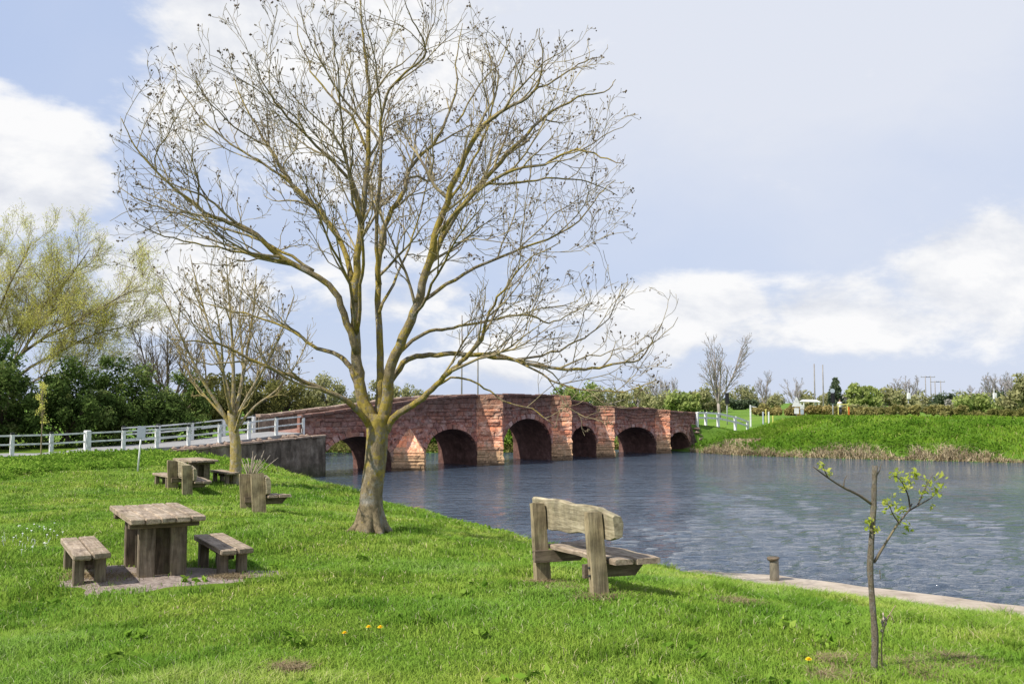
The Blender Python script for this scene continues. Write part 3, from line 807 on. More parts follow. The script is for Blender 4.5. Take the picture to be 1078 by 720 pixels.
road_fence('roadside_fence', [bp(t, -.02) for t in tn], [deck_z(t) + .0 for t in tn], (.93, .52), .165, 1.0, 'white post and rail fence on the grass side of the road, nearest the picnic meadow', True, wide=(tn.index(-20.3),))
tf = [-8.8 - 2.0 * i for i in range(5)][::-1]
road_fence('roadside_fence', [bp(t, -BW + .1) for t in tf], [deck_z(t) for t in tf], (.95, .6, .25), .18, 1.0, 'white post and rail fence on the far side of the road, before the dark hedge', True)
# descending fence at the far end of the bridge
pts_ = [at(734, 445.5, 86), at(743, 445.5, 87.5), at(756, 446, 89), at(774, 449.5, 92), at(787, 453.5, 94)]
ez = [p.z for p in pts_]
road_fence('roadside_fence', pts_, ez, (.95, .5), .22, 1.0, 'white fence sloping down from the right hand end of the bridge', False, rt=.14)

em = MB(); tt3 = [33.15] + [34 + i for i in range(23)]
def emb_pt(t, o_): 
    k_ = min(1.0, .16 + (t - 33.15) * .14)
    z = float(np.interp(o_, [0, .6, 6], [deck_z(t) - .02, deck_z(t) - .12, .05])); return bp(t, o_ * k_, z)
for a, b in zip(tt3[:-1], tt3[1:]):
    for o0, o1 in ((0.02, .6), (.6, 2), (2, 4), (4, 6)):
        em.add([emb_pt(a, o0), emb_pt(a, o1), emb_pt(b, o1), emb_pt(b, o0)], [(0, 1, 2, 3)], True)
tag(em.build('embankment', M['far_ground']), kind='structure')
# ------------------------------------------------------------------ quay and bollard
qp = [Vector((40, -14.6, 0)), Vector((20, 3.3, 0)), Vector((7.7, 14.3, 0)), Vector((5.6, 16.2, 0)), Vector((4.4, 17.25, 0)), Vector((3.75, 17.85, 0)), Vector((3.35, 18.25, 0))]
qm = MB(); rows = []
fine = []
for a, b in zip(qp[:-1], qp[1:]):
    k = max(1, int((b - a).length / .35))
    fine += [a.lerp(b, i / k) for i in range(k)]
fine.append(qp[-1])
for i, p in enumerate(fine):
    d = (fine[min(i + 1, len(fine) - 1)] - fine[max(i - 1, 0)]).normalized(); nrm = Vector((-d.y, d.x, 0))
    if nrm.y < 0: nrm = -nrm
    j = (float(vnoise(i * .35, 3, 2.0)) - .5)
    taper = min(1, (len(fine) - i) / 4)
    ztop = 1.13 + j * .03
    rows.append([p - nrm * (.28 + j * .12) * 1 + Vector((0, 0, ztop - .06)), p - nrm * (.16 + j * .1) + Vector((0, 0, ztop)), p + nrm * (.78 * taper + j * .06) + Vector((0, 0, ztop - .01)), p + nrm * (.82 * taper + j * .06) + Vector((0, 0, ztop - .07)), p + nrm * (.84 * taper) + Vector((0, 0, -1.2))])
vs = [q for r in rows for q in r]; fs = []
for i in range(len(rows) - 1):
    for k in range(4): fs.append((i * 5 + k, i * 5 + k + 1, (i + 1) * 5 + k + 1, (i + 1) * 5 + k))
qm.add(vs, fs)
tag(qm.build('quay', M['concrete'], None), kind='structure')
bpnt = Vector((4.72, 17.32, 1.12))
bol = empty('bollard', bpnt, .3, 'short timber mooring bollard standing on the pale quay edge', 'bollard')
b_ = MB(); b_.tube([Vector((0, 0, -.1)), Vector((0, 0, .1)), Vector((0, 0, .3)), Vector((0, 0, .37))], [.085, .083, .08, .08], 14, lump=.02); b_.build('post', M['bollard'], bol)
c_ = MB(); c_.tube([Vector((-.015, 0, .371)), Vector((-.018, 0, .385)), Vector((-.02, 0, .405)), Vector((-.02, 0, .412))], [.1, .112, .112, .1], 14); c_.build('cap', M['wood_x'], bol)

# ------------------------------------------------------------------ bench
def make_bench(loc, yaw, tilt, label, w_=.165, back=(.965, .60), over=0.17, fx=.36):
    """local: +Y along the bench away from the viewer, +X towards the river"""
    e = empty('bench', loc, yaw, label, 'bench', 'rustic riverside benches'); e.rotation_euler = (-tilt, 0, yaw)
    for sgn in (-1, 1):
        m_ = MB(); y = sgn * .82
        # post leaning slightly, rough top
        d_ = .105
        vs = []
        for (z, lean, k) in ((-.28, .03, 1.06), (.1, .02, 1.03), (.45, 0.0, 1.0), (.8, -.02, .97), (.90, -.025, .93)):
            for (sx_, sy_) in ((-1, -1), (1, -1), (1, 1), (-1, 1)):
                vs.append((.06 - w_ / 2 + lean + sx_ * w_ / 2 * k + rnd.uniform(-.006, .006), y + sy_ * d_ / 2 * k + rnd.uniform(-.006, .006), z + (rnd.uniform(-.02, .02) if z > .85 else 0)))
        fs = [(i * 4 + k, i * 4 + (k + 1) % 4, (i + 1) * 4 + (k + 1) % 4, (i + 1) * 4 + k) for i in range(4) for k in range(4)] + [(16, 17, 18, 19)]
        m_.add(vs, fs); post = m_.build('post', M['wood_z'], e)
        for z in (.25, .33):
            bt = MB(); bt.tube([Vector((-.09, y - .0, z)), Vector((-.116, y - .0, z))], [.014, .012], 8); bt.build('bolt', M['dark_cap'], post)
        br = MB()
        x0, x1 = -.13, .56; yb = y + (.09 if sgn < 0 else -.09)
        prof = [(x0, .22), (x1 - .12, .22), (x1, .355), (x0, .355)]
        vs = [(x, yb - .035, z) for x, z in prof] + [(x, yb + .035, z) for x, z in prof]
        br.add(vs, [(0, 1, 2, 3), (7, 6, 5, 4), (0, 4, 5, 1), (1, 5, 6, 2), (2, 6, 7, 3), (3, 7, 4, 0)]); br.build('bearer', M['wood_x'], e)
    # backrest: thick waney-edged plank on the river side of the posts
    m_ = MB(); N = 22; vs = []
    for i in range(N + 1):
        k = i / N; y = .90 + fx - k * (1.82 + fx + over)
        top = back[0] - .02 + .014 * math.sin(k * 7.0) + .008 * math.sin(k * 19 + 1) - (.10 * max(0, k - .82) / .18) ** 1.0 * (1 if k > .82 else 0)
        bot = back[1] + .015 * math.sin(k * 9 + 2) + .01 * math.sin(k * 23) + (.06 * max(0, (k - .93) / .07))
        xo = .088 + .004 * math.sin(k * 15)
        vs += [(.065, y, bot + .01), (.062, y, (top + bot) / 2), (.05, y, top - .02), (.07, y, top), (xo + .05, y, top - .012), (xo + .075, y, (top + bot) / 2 + .03), (xo + .06, y, bot + .012), (.09, y, bot)]
    fs = [(i * 8 + k, i * 8 + (k + 1) % 8, (i + 1) * 8 + (k + 1) % 8, (i + 1) * 8 + k) for i in range(N) for k in range(8)]
    fs += [tuple(range(7, -1, -1)), tuple(N * 8 + k for k in range(8))]
    m_.add(vs, fs); m_.build('backrest', M['wood_back'], e)
    for (x0, x1, yy0, yy1, dz) in ((.10, .29, -1.0, .92, 0), (.33, .60, -1.04, 1.0, .004)):
        s_ = MB(); N = 14; vs = []
        for i in range(N + 1):
            k = i / N; y = yy0 + (yy1 - yy0) * k
            a = x0 + .012 * math.sin(k * 11 + x0 * 20); b = x1 + .02 * math.sin(k * 7 + x1 * 9)
            zt = .415 + dz + .006 * math.sin(k * 17)
            vs += [(a, y, .362), (b, y, .364), (b + .012, y, zt - .02), (b, y, zt), (a + .008, y, zt), (a - .005, y, zt - .015)]
        fs = [(i * 6 + k, i * 6 + (k + 1) % 6, (i + 1) * 6 + (k + 1) % 6, (i + 1) * 6 + k) for i in range(N) for k in range(6)]
        fs += [tuple(range(5, -1, -1)), tuple(N * 6 + k for k in range(6))]
        s_.add(vs, fs); s_.build('seat_plank', M['wood_y'], e)
    return e
def bench_at(near, far):
    d = Vector((far.x - near.x, far.y - near.y, 0)); c = (near + far) / 2
    yaw = math.atan2(d.y, d.x) - PI / 2
    return c, yaw, math.atan2(near.z - far.z, d.length)
nearp = at_ground(631, 631, 9.8); farp = at_ground(571, 614, 11.35)
c_, yaw, tl = bench_at(nearp, farp)
b1 = make_bench(c_, yaw, tl * .55, 'weathered timber bench facing the river, standing alone on the grass at the centre right')
b2 = None
for (nu, nv, nY, fu, fv, fY, lab) in ((276, 543, 21, 263, 538, 22.5, 'weathered timber bench seen end on beside the slender lichen covered young tree'),
                                      (199, 521, 28.6, 184, 519, 29.9, 'weathered timber bench on the grass in front of the farther picnic table')):
    c_, yaw, tl = bench_at(at_ground(nu, nv, nY), at_ground(fu, fv, fY))
    if b2 is None: b2 = make_bench(c_, yaw, tl, lab, .29, (.90, .42), .06, .12)
    else: b = copy_tree(b2); b.location = c_; b.rotation_euler = (-tl, 0, yaw); b['label'] = lab

# ------------------------------------------------------------------ picnic table and its two seats
def make_table(loc, yaw, label):
    e = empty('picnic_table', loc, yaw, label, 'picnic table', 'timber picnic tables')
    for i in range(5):
        m_ = MB(); m_.box((-.36 + i * .18 + rnd.uniform(-.004, .004), rnd.uniform(-.015, .015), .765 + rnd.uniform(-.004, .004)), (.168, 1.8 + rnd.uniform(-.03, .03), .072), bev=.012, jit=.004)
        m_.build('tabletop_plank', M['wood_y'], e)
    for y in (-.62, .62):
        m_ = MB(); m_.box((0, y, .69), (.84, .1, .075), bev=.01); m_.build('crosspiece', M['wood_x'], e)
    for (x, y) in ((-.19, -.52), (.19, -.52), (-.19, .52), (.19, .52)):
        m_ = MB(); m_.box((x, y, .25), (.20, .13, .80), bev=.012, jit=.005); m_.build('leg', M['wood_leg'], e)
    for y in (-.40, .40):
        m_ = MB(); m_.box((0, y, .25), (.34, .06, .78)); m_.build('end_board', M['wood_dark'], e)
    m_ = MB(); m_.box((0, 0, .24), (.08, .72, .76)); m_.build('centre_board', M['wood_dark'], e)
    return e
def make_seat(loc, yaw, label):
    e = empty('picnic_bench', loc, yaw, label, 'seat', 'timber seats at the picnic tables')
    for x in (-.108, .108):
        m_ = MB(); m_.box((x, rnd.uniform(-.02, .02), .365), (.2, 1.62, .075), bev=.014, jit=.006); m_.build('seat_plank', M['wood_y'], e)
    for y in (-.55, .55):
        for x in (-.12, .12):
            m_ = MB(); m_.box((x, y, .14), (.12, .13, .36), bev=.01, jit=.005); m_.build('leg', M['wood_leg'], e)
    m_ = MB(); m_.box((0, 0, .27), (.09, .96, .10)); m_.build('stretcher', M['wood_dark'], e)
    return e
TYAW = math.atan2(.5, .86)
def loc2(c, yaw, x, y):
    p = Vector((c.x + x * math.cos(yaw) - y * math.sin(yaw), c.y + x * math.sin(yaw) + y * math.cos(yaw), 0)); p.z = gz(p.x, p.y); return p
tc = Vector((-4.655, 12.52, gz(-4.655, 12.52)))
t1 = make_table(tc, TYAW, 'heavy timber picnic table on a bare gravel patch in the near grass')
s1 = make_seat(loc2(tc, TYAW, -.85, -.1), TYAW, 'low plank seat on the left of the near picnic table')
s2 = copy_tree(s1); s2.location = loc2(tc, TYAW, .84, -.1); s2['label'] = 'low plank seat on the right of the near picnic table'
c2 = at_ground(205, 511, 31.2); y2 = TYAW + .12
t2 = copy_tree(t1); t2.location = c2; t2.rotation_euler = (0, 0, y2); t2['label'] = 'timber picnic table half hidden behind a bench, farther across the meadow'
for (x, lab) in ((-.95, 'low plank seat on the left of the farther picnic table'), (.95, 'low plank seat on the right of the farther picnic table')):
    s = copy_tree(s1); s.location = loc2(c2, y2, x, -.1); s.rotation_euler = (0, 0, y2); s['label'] = lab
# bare gravel under the near table
gm = MB(); ring = 40; cg = loc2(tc, TYAW, .05, -.35)
pts = [(cg.x, cg.y)]
for rr in (.33, .66, 1.0):
    for i in range(ring):
        a = 2 * PI * i / ring
        r_ = rr * (1.32 + .18 * math.sin(a * 3 + 1) + .1 * math.sin(a * 7) + .06 * math.sin(a * 13 + 2))
        pts.append((cg.x + r_ * math.cos(a) * 1.15, cg.y + r_ * math.sin(a) * .95))
zz = near_z(np.array([p[0] for p in pts]), np.array([p[1] for p in pts]))
vs = [(p[0], p[1], z + .018 - (.03 if i > 2 * ring else 0)) for i, (p, z) in enumerate(zip(pts, zz))]
fs = [(0, 1 + i, 1 + (i + 1) % ring) for i in range(ring)]
for k in range(2):
    for i in range(ring):
        a = 1 + k * ring + i; b = 1 + k * ring + (i + 1) % ring
        fs.append((a, a + ring, b + ring, b))
gm.add(vs, fs, True); tag(gm.build('gravel_patch', M['gravel']), kind='structure')
GRAV = (cg.x, cg.y)

# ------------------------------------------------------------------ small sign on a white pole
sb = at_ground(144.5, 497, 36.3)
sg = empty('signpost', sb, 0, 'small grey sign panel on a leaning white pole at the edge of the rough grass', 'sign')
m_ = MB(); m_.tube([Vector((0, 0, -.2)), Vector((.07, 0, .8)), Vector((.13, 0, 1.62))], [.035, .035, .035], 8); m_.build('pole', M['white_paint'], sg)
m_ = MB(); m_.box((.14, -.05, 1.52), (.32, .02, .46), Matrix.Rotation(.05, 3, 'Y'), bev=.004); m_.build('panel', M['panel_back'], sg)

# ------------------------------------------------------------------ trees
def rv(): return Vector((rnd.gauss(0, 1), rnd.gauss(0, 1), rnd.gauss(0, 1)))
def smooth_path(pts, k=4):
    out = []
    P_ = [pts[0] * 2 - pts[1]] + pts + [pts[-1] * 2 - pts[-2]]
    for i in range(1, len(P_) - 2):
        for j in range(k):
            t = j / k; a, b, c, d = P_[i - 1], P_[i], P_[i + 1], P_[i + 2]
            out.append(.5 * ((2 * b) + (c - a) * t + (2 * a - 5 * b + 4 * c - d) * t * t + (3 * b - a - 3 * c + d) * t ** 3))
    out.append(pts[-1]); return out
def wander(p, d, Ln, n, up, wig):
    pts = [p.copy()]; d = d.normalized()
    for i in range(n):
        d = (d + rv() * wig + Vector((0, 0, up))).normalized(); p = p + d * (Ln / n); pts.append(p)
    return pts
class Tree:
    def __init__(s, p): s.p = p; s.trunk = MB(); s.crown = MB(); s.buds = MB(); s.tips = []
    def limb(s, path, r0, r1, sides=7, level=1, mb=None, pw=1.0):
        n_ = len(path); rad = [r1 + (r0 - r1) * (1 - i / (n_ - 1)) ** pw for i in range(n_)]
        (mb or s.trunk).tube(path, rad, sides, cap=True)
        s.spawn(path, rad, level)
    def spawn(s, path, rad, level):
        p = s.p
        if level > p['levels']: return
        seg = [(b - a).length for a, b in zip(path[:-1], path[1:])]; tot = sum(seg)
        if tot < .02: return
        sp = p['space'][level - 1]; pos = tot * p['start'][level - 1] + rnd.uniform(0, sp)
        while pos < tot * .985:
            acc = 0
            for i, g in enumerate(seg):
                if acc + g >= pos: break
                acc += g
            k = (pos - acc) / seg[i]; q = path[i].lerp(path[i + 1], k); tn = (path[i + 1] - path[i]).normalized()
            r_at = rad[i] + (rad[i + 1] - rad[i]) * k; s01 = pos / tot
            lo, hi = p['len'][level - 1]
            Ln = rnd.uniform(lo, hi) * (1.1 - p.get('fall', .62) * s01) * p.get('scale', 1) * (min(1.25, tot / p['ref'][level - 1]) ** .7)
            side = tn.cross(rv()).normalized()
            out = q - s.c; out.z *= .3
            if out.length > .01: side = (side + out.normalized() * p.get('outw', .35)).normalized()
            ang = R(rnd.uniform(*p['ang'][level - 1]))
            d = tn * math.cos(ang) + side * math.sin(ang)
            d.z += p.get('lift', .15)
            nseg = p['nseg'][level - 1]
            pth = wander(q, d, Ln, nseg, p['up'][level - 1], p['wig'][level - 1])
            if s.ok(pth[-1]):
                r0 = min(r_at * .7, p['rmin'] + p['rk'] * Ln); r1 = p['rmin'] * .8
                rr = [r1 + (r0 - r1) * (1 - j / nseg) for j in range(nseg + 1)]
                s.crown.tube(pth, rr, 5 if level == 1 else 3, cap=False)
                if level >= p['levels'] - 1: s.tips.append((pth[-1], level, (pth[-1] - pth[-2]).normalized()))
                s.spawn(pth, rr, level + 1)
            pos += sp * rnd.uniform(.6, 1.45)
    def ok(s, q): return True

def add_buds(t, prob, r, along=.05, mb=None):
    for (q, lv, d) in t.tips:
        if rnd.random() < prob:
            for k in range(rnd.randint(1, 3)):
                (mb or t.buds).blob(q + rv() * r * .9 - d * rnd.uniform(0, along), r * rnd.uniform(.6, 1.25), (1, 1, 1.2))

# --- the big ash in the foreground
TB = at(390, 557, 17)
def U(pts, y0, y1):
    n_ = len(pts); return [at(u, v, 17 + y0 + (y1 - y0) * (i / (n_ - 1)) ** 1.1) for i, (u, v) in enumerate(pts)]
ash = Tree(dict(levels=4, space=(.43, .275, .195, .17), start=(.28, .15, .12, .2), len=((1.1, 2.9), (.55, 1.4), (.25, .65), (.08, .24)), ref=(5.5, 1.5, .7, .35),
                ang=((28, 58), (28, 62), (28, 65), (30, 70)), nseg=(7, 5, 4, 2), up=(.055, .07, .09, .10), wig=(.17, .22, .26, .28), rmin=.0056, rk=.012, lift=.12, outw=.35, fall=.48))
ash.c = at(395, 330, 17)
cc = at(392, 215, 17)
def ash_ok(q):
    dx = (q.x - cc.x) / (5.2 if q.x > cc.x else 4.95); dy = (q.y - cc.y) / 4.4; dz = (q.z - cc.z) / (4.15 if q.z > cc.z else 3.7)
    k = dx * dx + dy * dy + dz * dz
    return k < 1.0 + (vnoise(np.array([q.x * 2 + 50]), np.array([q.z * 2 + q.y]), 1.0)[0] - .5) * .5 or q.x > cc.x + 3 and q.z < cc.z - 1.5 and q.x < cc.x + 5.35 and dy * dy < .3
ash.ok = ash_ok
# trunk with root flare
tp = smooth_path([TB + Vector((-.03, 0, -.25)), TB + Vector((-.02, 0, .02)), TB + Vector((0, 0, .3)), at(391, 520, 17), at(395, 490, 17), at(397, 460, 17), at(399, 436, 17)], 4)
kk = [i / (len(tp) - 1) for i in range(len(tp))]
tr = [float(np.interp(k, [0, .17, .3, .45, .6, .8, 1.0], [.32, .265, .228, .202, .19, .195, .20])) for k in kk]
ash.trunk.tube(tp, tr, 18, lump=.045)
for i_ in range(7):
    a_ = i_ * .9 + rnd.uniform(-.2, .2); d_ = Vector((math.cos(a_), math.sin(a_), 0)); ln_ = rnd.uniform(.33, .46)
    rp = [TB + d_ * .12 + Vector((0, 0, .42)), TB + d_ * .17 + Vector((0, 0, .2)), TB + d_ * .25 + Vector((0, 0, .05)), TB + d_ * ln_ + Vector((0, 0, -.06))]
    ash.trunk.tube(smooth_path(rp, 3), [.085, .095, .10, .10, .095, .09, .08, .07, .055, .04][:10], 8, lump=.05)
LIMBS = [  # photo path of each main limb, depth at foot, depth at tip, foot radius
    ([(394, 452), (380, 415), (376, 385), (374, 345), (373, 300), (380, 240), (386, 190), (388, 125), (386, 65), (380, 20), (377, -18)], 0, .3, .165),
    ([(402, 452), (408, 415), (411, 390), (424, 355), (440, 320), (452, 275), (466, 225), (485, 175), (505, 138), (532, 115), (562, 96), (571, 62), (568, 30)], 0, -1.2, .155),
    ([(400, 446), (401, 405), (400, 360), (398, 300), (404, 240), (423, 205), (431, 178), (462, 146), (472, 118), (481, 92), (480, 60), (487, 25)], .08, 2.2, .105),
    ([(390, 450), (381, 438), (363, 421), (323, 403), (287, 389), (240, 367), (211, 360), (180, 357)], 0, -1.8, .085),
    ([(378, 410), (366, 382), (352, 372), (328, 364), (308, 348), (275, 335), (235, 325), (190, 310)], 0, 1.9, .075),
    ([(376, 372), (362, 330), (346, 300), (296, 271), (262, 242), (225, 229), (196, 208), (171, 187), (142, 154), (128, 125)], 0, -.9, .095),
    ([(374, 318), (366, 275), (346, 233), (308, 196), (283, 154), (258, 112), (246, 80)], 0, 1.6, .08),
    ([(382, 236), (367, 190), (333, 154), (304, 125), (279, 92), (268, 60)], .1, -1.8, .06),
    ([(387, 160), (370, 122), (350, 104), (329, 75), (317, 45), (310, 18)], .2, 1.0, .045),
    ([(400, 300), (396, 250), (400, 190), (403, 113), (420, 83), (447, 60), (444, 40), (430, 15), (424, -10)], .3, -1.5, .06),
    ([(450, 282), (483, 223), (527, 170), (550, 147), (573, 123), (607, 103), (637, 97), (648, 84)], -.4, 1.5, .075),
    ([(462, 245), (490, 213), (530, 182), (573, 173), (607, 157), (640, 168), (655, 172)], -.5, -2.4, .06),
    ([(404, 456), (417, 437), (435, 426), (455, 410), (472, 392), (490, 378), (507, 358), (513, 336), (530, 305), (555, 275), (590, 255)], 0, -1.6, .095),
    ([(412, 400), (430, 378), (460, 373), (493, 373), (545, 380), (578, 387), (616, 389), (645, 383), (672, 379), (686, 360), (697, 340)], .05, -.8, .075),
    ([(416, 376), (440, 355), (465, 346), (493, 342), (549, 331), (578, 340), (600, 330), (625, 318)], .1, 1.8, .06),
    ([(440, 322), (470, 300), (510, 278), (550, 262), (600, 240), (630, 205), (648, 190)], -.1, 2.4, .06),
    ([(455, 410), (482, 398), (510, 408), (535, 425), (560, 430), (583, 446)], -.2, -1.0, .035),
    ([(487, 375), (520, 372), (555, 385), (590, 405), (630, 412), (665, 410), (690, 400)], -.1, -1.8, .04),
    ([(357, 252), (325, 210), (285, 178), (245, 152), (212, 125), (190, 96), (183, 70)], .3, 1.2, .05),
    ([(330, 285), (285, 258), (235, 240), (190, 226), (150, 212), (124, 196)], -.2, .9, .045),
    ([(470, 215), (498, 170), (516, 125), (520, 85), (512, 45)], -.5, .8, .045),
    ([(505, 195), (545, 192), (585, 188), (620, 192), (650, 206)], -.6, .6, .04),
    ([(300, 275), (255, 266), (205, 256), (165, 246), (140, 232)], -.3, -1.5, .035),
    ([(560, 98), (590, 80), (615, 66), (632, 60)], -1.1, .2, .03),
    ([(480, 130), (505, 90), (530, 60), (540, 30)], .6, 1.8, .03),
    ([(283, 154), (255, 140), (222, 110), (205, 85)], .8, -.4, .03),
    ([(545, 378), (580, 372), (615, 355), (640, 335), (655, 300)], -.3, 1.0, .035),
    ([(375, 352), (368, 300), (345, 250), (330, 215), (318, 180)], 0, -3.0, .05),
    ([(432, 340), (455, 300), (482, 250), (512, 212)], -.2, -3.2, .05),
    ([(399, 330), (418, 290), (435, 250), (450, 190), (455, 140)], .1, 3.0, .05),
    ([(376, 350), (380, 300), (382, 255), (370, 200), (360, 130), (355, 70), (350, 30)], 0, -2.8, .055),
]
for (pp, d0, d1, r0) in LIMBS:
    pth = smooth_path(U(pp, d0, d1), 4)
    pth = [q + (rv() * .012 if 0 < i < len(pth) - 1 else Vector()) for i, q in enumerate(pth)]
    ash.limb(pth, r0 * (.74 if r0 > .07 else .64), .007, 8, 1, pw=1.1)
add_buds(ash, .42, .0155)
e = empty('ash_tree', TB, 0, 'large bare ash tree with yellow lichen on its trunk, in the middle of the meadow', 'tree')
ash.trunk.build('trunk', M['bark'], e, TB); ash.crown.build('crown', M['twig_pale'], e, TB); ash.buds.build('buds', M['bud'], e, TB)

# --- the slender second tree
T2 = at_ground(247, 511, 31.5)
def U2(pts, y0, y1):
    n_ = len(pts); return [at(u, v, 31.5 + y0 + (y1 - y0) * (i / (n_ - 1))) for i, (u, v) in enumerate(pts)]
st = Tree(dict(levels=4, space=(.38, .26, .18, .15), start=(.25, .15, .12, .15), len=((.9, 2.1), (.45, 1.0), (.25, .6), (.12, .3)), ref=(4.5, 1.4, .7, .4),
               ang=((25, 55), (28, 60), (30, 65), (30, 65)), nseg=(6, 5, 4, 2), up=(.08, .09, .1, .1), wig=(.16, .2, .22, .22), rmin=.0075, rk=.012, lift=.1, outw=.3))
st.c = at(245, 420, 31.5); ccs = at(240, 355, 31.5)
st.ok = lambda q: ((q.x - ccs.x) / 2.9) ** 2 + ((q.y - ccs.y) / 2.8) ** 2 + ((q.z - ccs.z) / 3.2) ** 2 < 1.05 + rnd.uniform(-.25, .2)
tp = smooth_path([T2 + Vector((0, 0, -.2)), T2, at(248, 490, 31.5), at(248, 468, 31.5), at(245, 446, 31.5), at(244, 432, 31.5)], 4)
st.trunk.tube(tp, [.26, .25, .235, .22] + [.21 - .004 * i for i in range(len(tp) - 4)], 12, lump=.04)
for (pp, d0, d1, r0) in [([(246, 455), (232, 430), (216, 405), (198, 370), (182, 335), (168, 305)], 0, -.6, .10), ([(245, 445), (240, 410), (228, 370), (216, 330), (205, 290), (200, 268)], 0, 1.0, .09),
                         ([(245, 440), (246, 400), (244, 350), (240, 300), (238, 268)], 0, -.4, .10), ([(247, 440), (254, 405), (262, 360), (268, 315), (270, 280)], 0, .8, .095),
                         ([(248, 442), (262, 415), (282, 380), (298, 345), (310, 310)], 0, -.9, .085), ([(249, 452), (268, 428), (292, 410), (314, 380), (326, 352)], 0, .9, .07),
                         ([(243, 446), (226, 428), (206, 404), (190, 375), (178, 345)], 0, .8, .06), ([(245, 440), (236, 400), (232, 350), (222, 300)], 0, -2.2, .08), ([(247, 440), (256, 390), (252, 330), (258, 285)], 0, 2.3, .08),
                         ([(247, 458), (252, 440), (258, 425), (275, 400), (288, 360)], 0, -2.0, .07)]:
    st.limb(smooth_path(U2(pp, d0, d1), 3), r0 * .8, .012, 7, 1, pw=1.1)
add_buds(st, .14, .026, mb=st.crown)
e = empty('young_tree', T2, 0, 'slender bare tree with pale lichen covered trunk near the benches on the left', 'tree')
st.trunk.build('trunk', M['bark_pale'], e, T2); st.crown.build('crown', M['twig_gold'], e, T2)

# --- leaf clouds
def leaves(centres, rad, n_, size, squash=(1, 1, 1), flat=.0, rng=None, bias=.5):
    rng = rng or np.random.RandomState(rnd.randint(0, 10 ** 6))
    centres = np.asarray(centres, float); k = len(centres)
    ci = rng.randint(0, k, n_)
    rad = np.asarray(rad if np.ndim(rad) else [rad] * k, float)
    d = rng.normal(size=(n_, 3)); d /= np.linalg.norm(d, axis=1)[:, None]
    rr = rng.rand(n_) ** bias
    p = centres[ci] + d * (rr * rad[ci])[:, None] * np.array(squash)
    a = rng.normal(size=(n_, 3)); a /= np.linalg.norm(a, axis=1)[:, None]
    b = rng.normal(size=(n_, 3)); b -= a * (a * b).sum(1)[:, None]; b /= np.linalg.norm(b, axis=1)[:, None]
    s_ = size * rng.uniform(.6, 1.4, n_)[:, None]
    v = np.stack([p - a * s_, p + b * s_ * .45, p + a * s_, p - b * s_ * .45], 1).reshape(-1, 3)
    f = np.arange(n_ * 4).reshape(-1, 4)
    cs = rng.rand(k)
    sh = np.clip(cs[ci] * .5 + rng.rand(n_) * .35 + d[:, 2] * .12 + .12, 0, 1)
    return v, f, sh
def crown_centres(c, r, k, surf=.45, ground=None, rng=None):
    rng = rng or np.random.RandomState(rnd.randint(0, 10 ** 6))
    d = rng.normal(size=(k, 3)); d /= np.linalg.norm(d, axis=1)[:, None]
    p = np.array(c) + d * np.array(r) * (rng.rand(k) ** surf)[:, None]
    return p
def bush(name, base, r, mat, label, cat, k, clump, n_, size, zc=None, group=None, trunk=True, trunk_mat='twig', th=None):
    """foliage spread through an uneven crown; the trunk and limbs carry it"""
    base = Vector(base); e = empty(name, base, 0, label, cat, group)
    zc = r[2] * .95 if zc is None else zc
    cen = crown_centres((base.x, base.y, base.z + zc), r, k)
    cen[:, 2] = np.maximum(cen[:, 2], base.z + .1)
    v, f, sh = leaves(cen, np.random.RandomState(k).uniform(clump * .6, clump * 1.3, k), n_, size)
    if trunk:
        m_ = MB(); tr_ = th or max(.05, r[0] * .06)
        m_.tube([base + Vector((0, 0, -.3)), base + Vector((.02, 0, zc * .5)), base + Vector((0, .05, zc))], [tr_, tr_ * .8, tr_ * .5], 7)
        for i in range(min(k, 14)):
            q = Vector(cen[i]); s0 = base + Vector((0, 0, zc * rnd.uniform(.25, .8)))
            m_.tube([s0, s0.lerp(q, .5) + Vector((0, 0, .05 * r[2])), q], [tr_ * .5, tr_ * .3, tr_ * .1], 4)
        m_.build('trunk', M[trunk_mat], e, base)
    np_mesh('crown' if trunk else 'foliage', v, f, M[mat], e, sh, origin=base)
    return e
def bare_far(name, base, h, spread, label, group=None, mat='far_twig', rmin=.03, stems=3, up=.06, dens=1.0, lv=3):
    base = Vector(base); t = Tree(dict(levels=lv, space=(h * .055 / dens, h * .04 / dens, h * .03 / dens), start=(.15, .12, .1), len=((h * .18, h * .4), (h * .08, h * .2), (h * .04, h * .1)), ref=(h * .6, h * .25, h * .1),
                 ang=((22, 50), (25, 55), (25, 60)), nseg=(5, 4, 3), up=(up, up, up), wig=(.12, .15, .18), rmin=rmin, rk=.012, lift=.1, outw=.25))
    t.c = base + Vector((0, 0, h * .3)); th = h * .022
    fork = base + Vector((rnd.uniform(-.1, .1), 0, h * .22))
    t.trunk.tube([base - Vector((0, 0, .4)), base + Vector((0, 0, h * .1)), fork], [th * 1.25, th, th * .9], 8)
    for i in range(stems):
        a = 2 * PI * i / stems + rnd.uniform(-.4, .4); k = spread * rnd.uniform(.3, 1)
        tgt = base + Vector((math.cos(a) * k, math.sin(a) * k, h * rnd.uniform(.8, 1.0)))
        mid = fork.lerp(tgt, .5) + Vector((math.cos(a) * k * .15, math.sin(a) * k * .15, 0))
        t.limb(smooth_path([fork - Vector((0, 0, h * .03)), mid, tgt], 5), th * .7, rmin, 6, 1)
    e = empty(name, base, 0, label, 'tree', group)
    t.trunk.build('trunk', M[mat], e, base); t.crown.build('crown', M[mat], e, base)
    return e

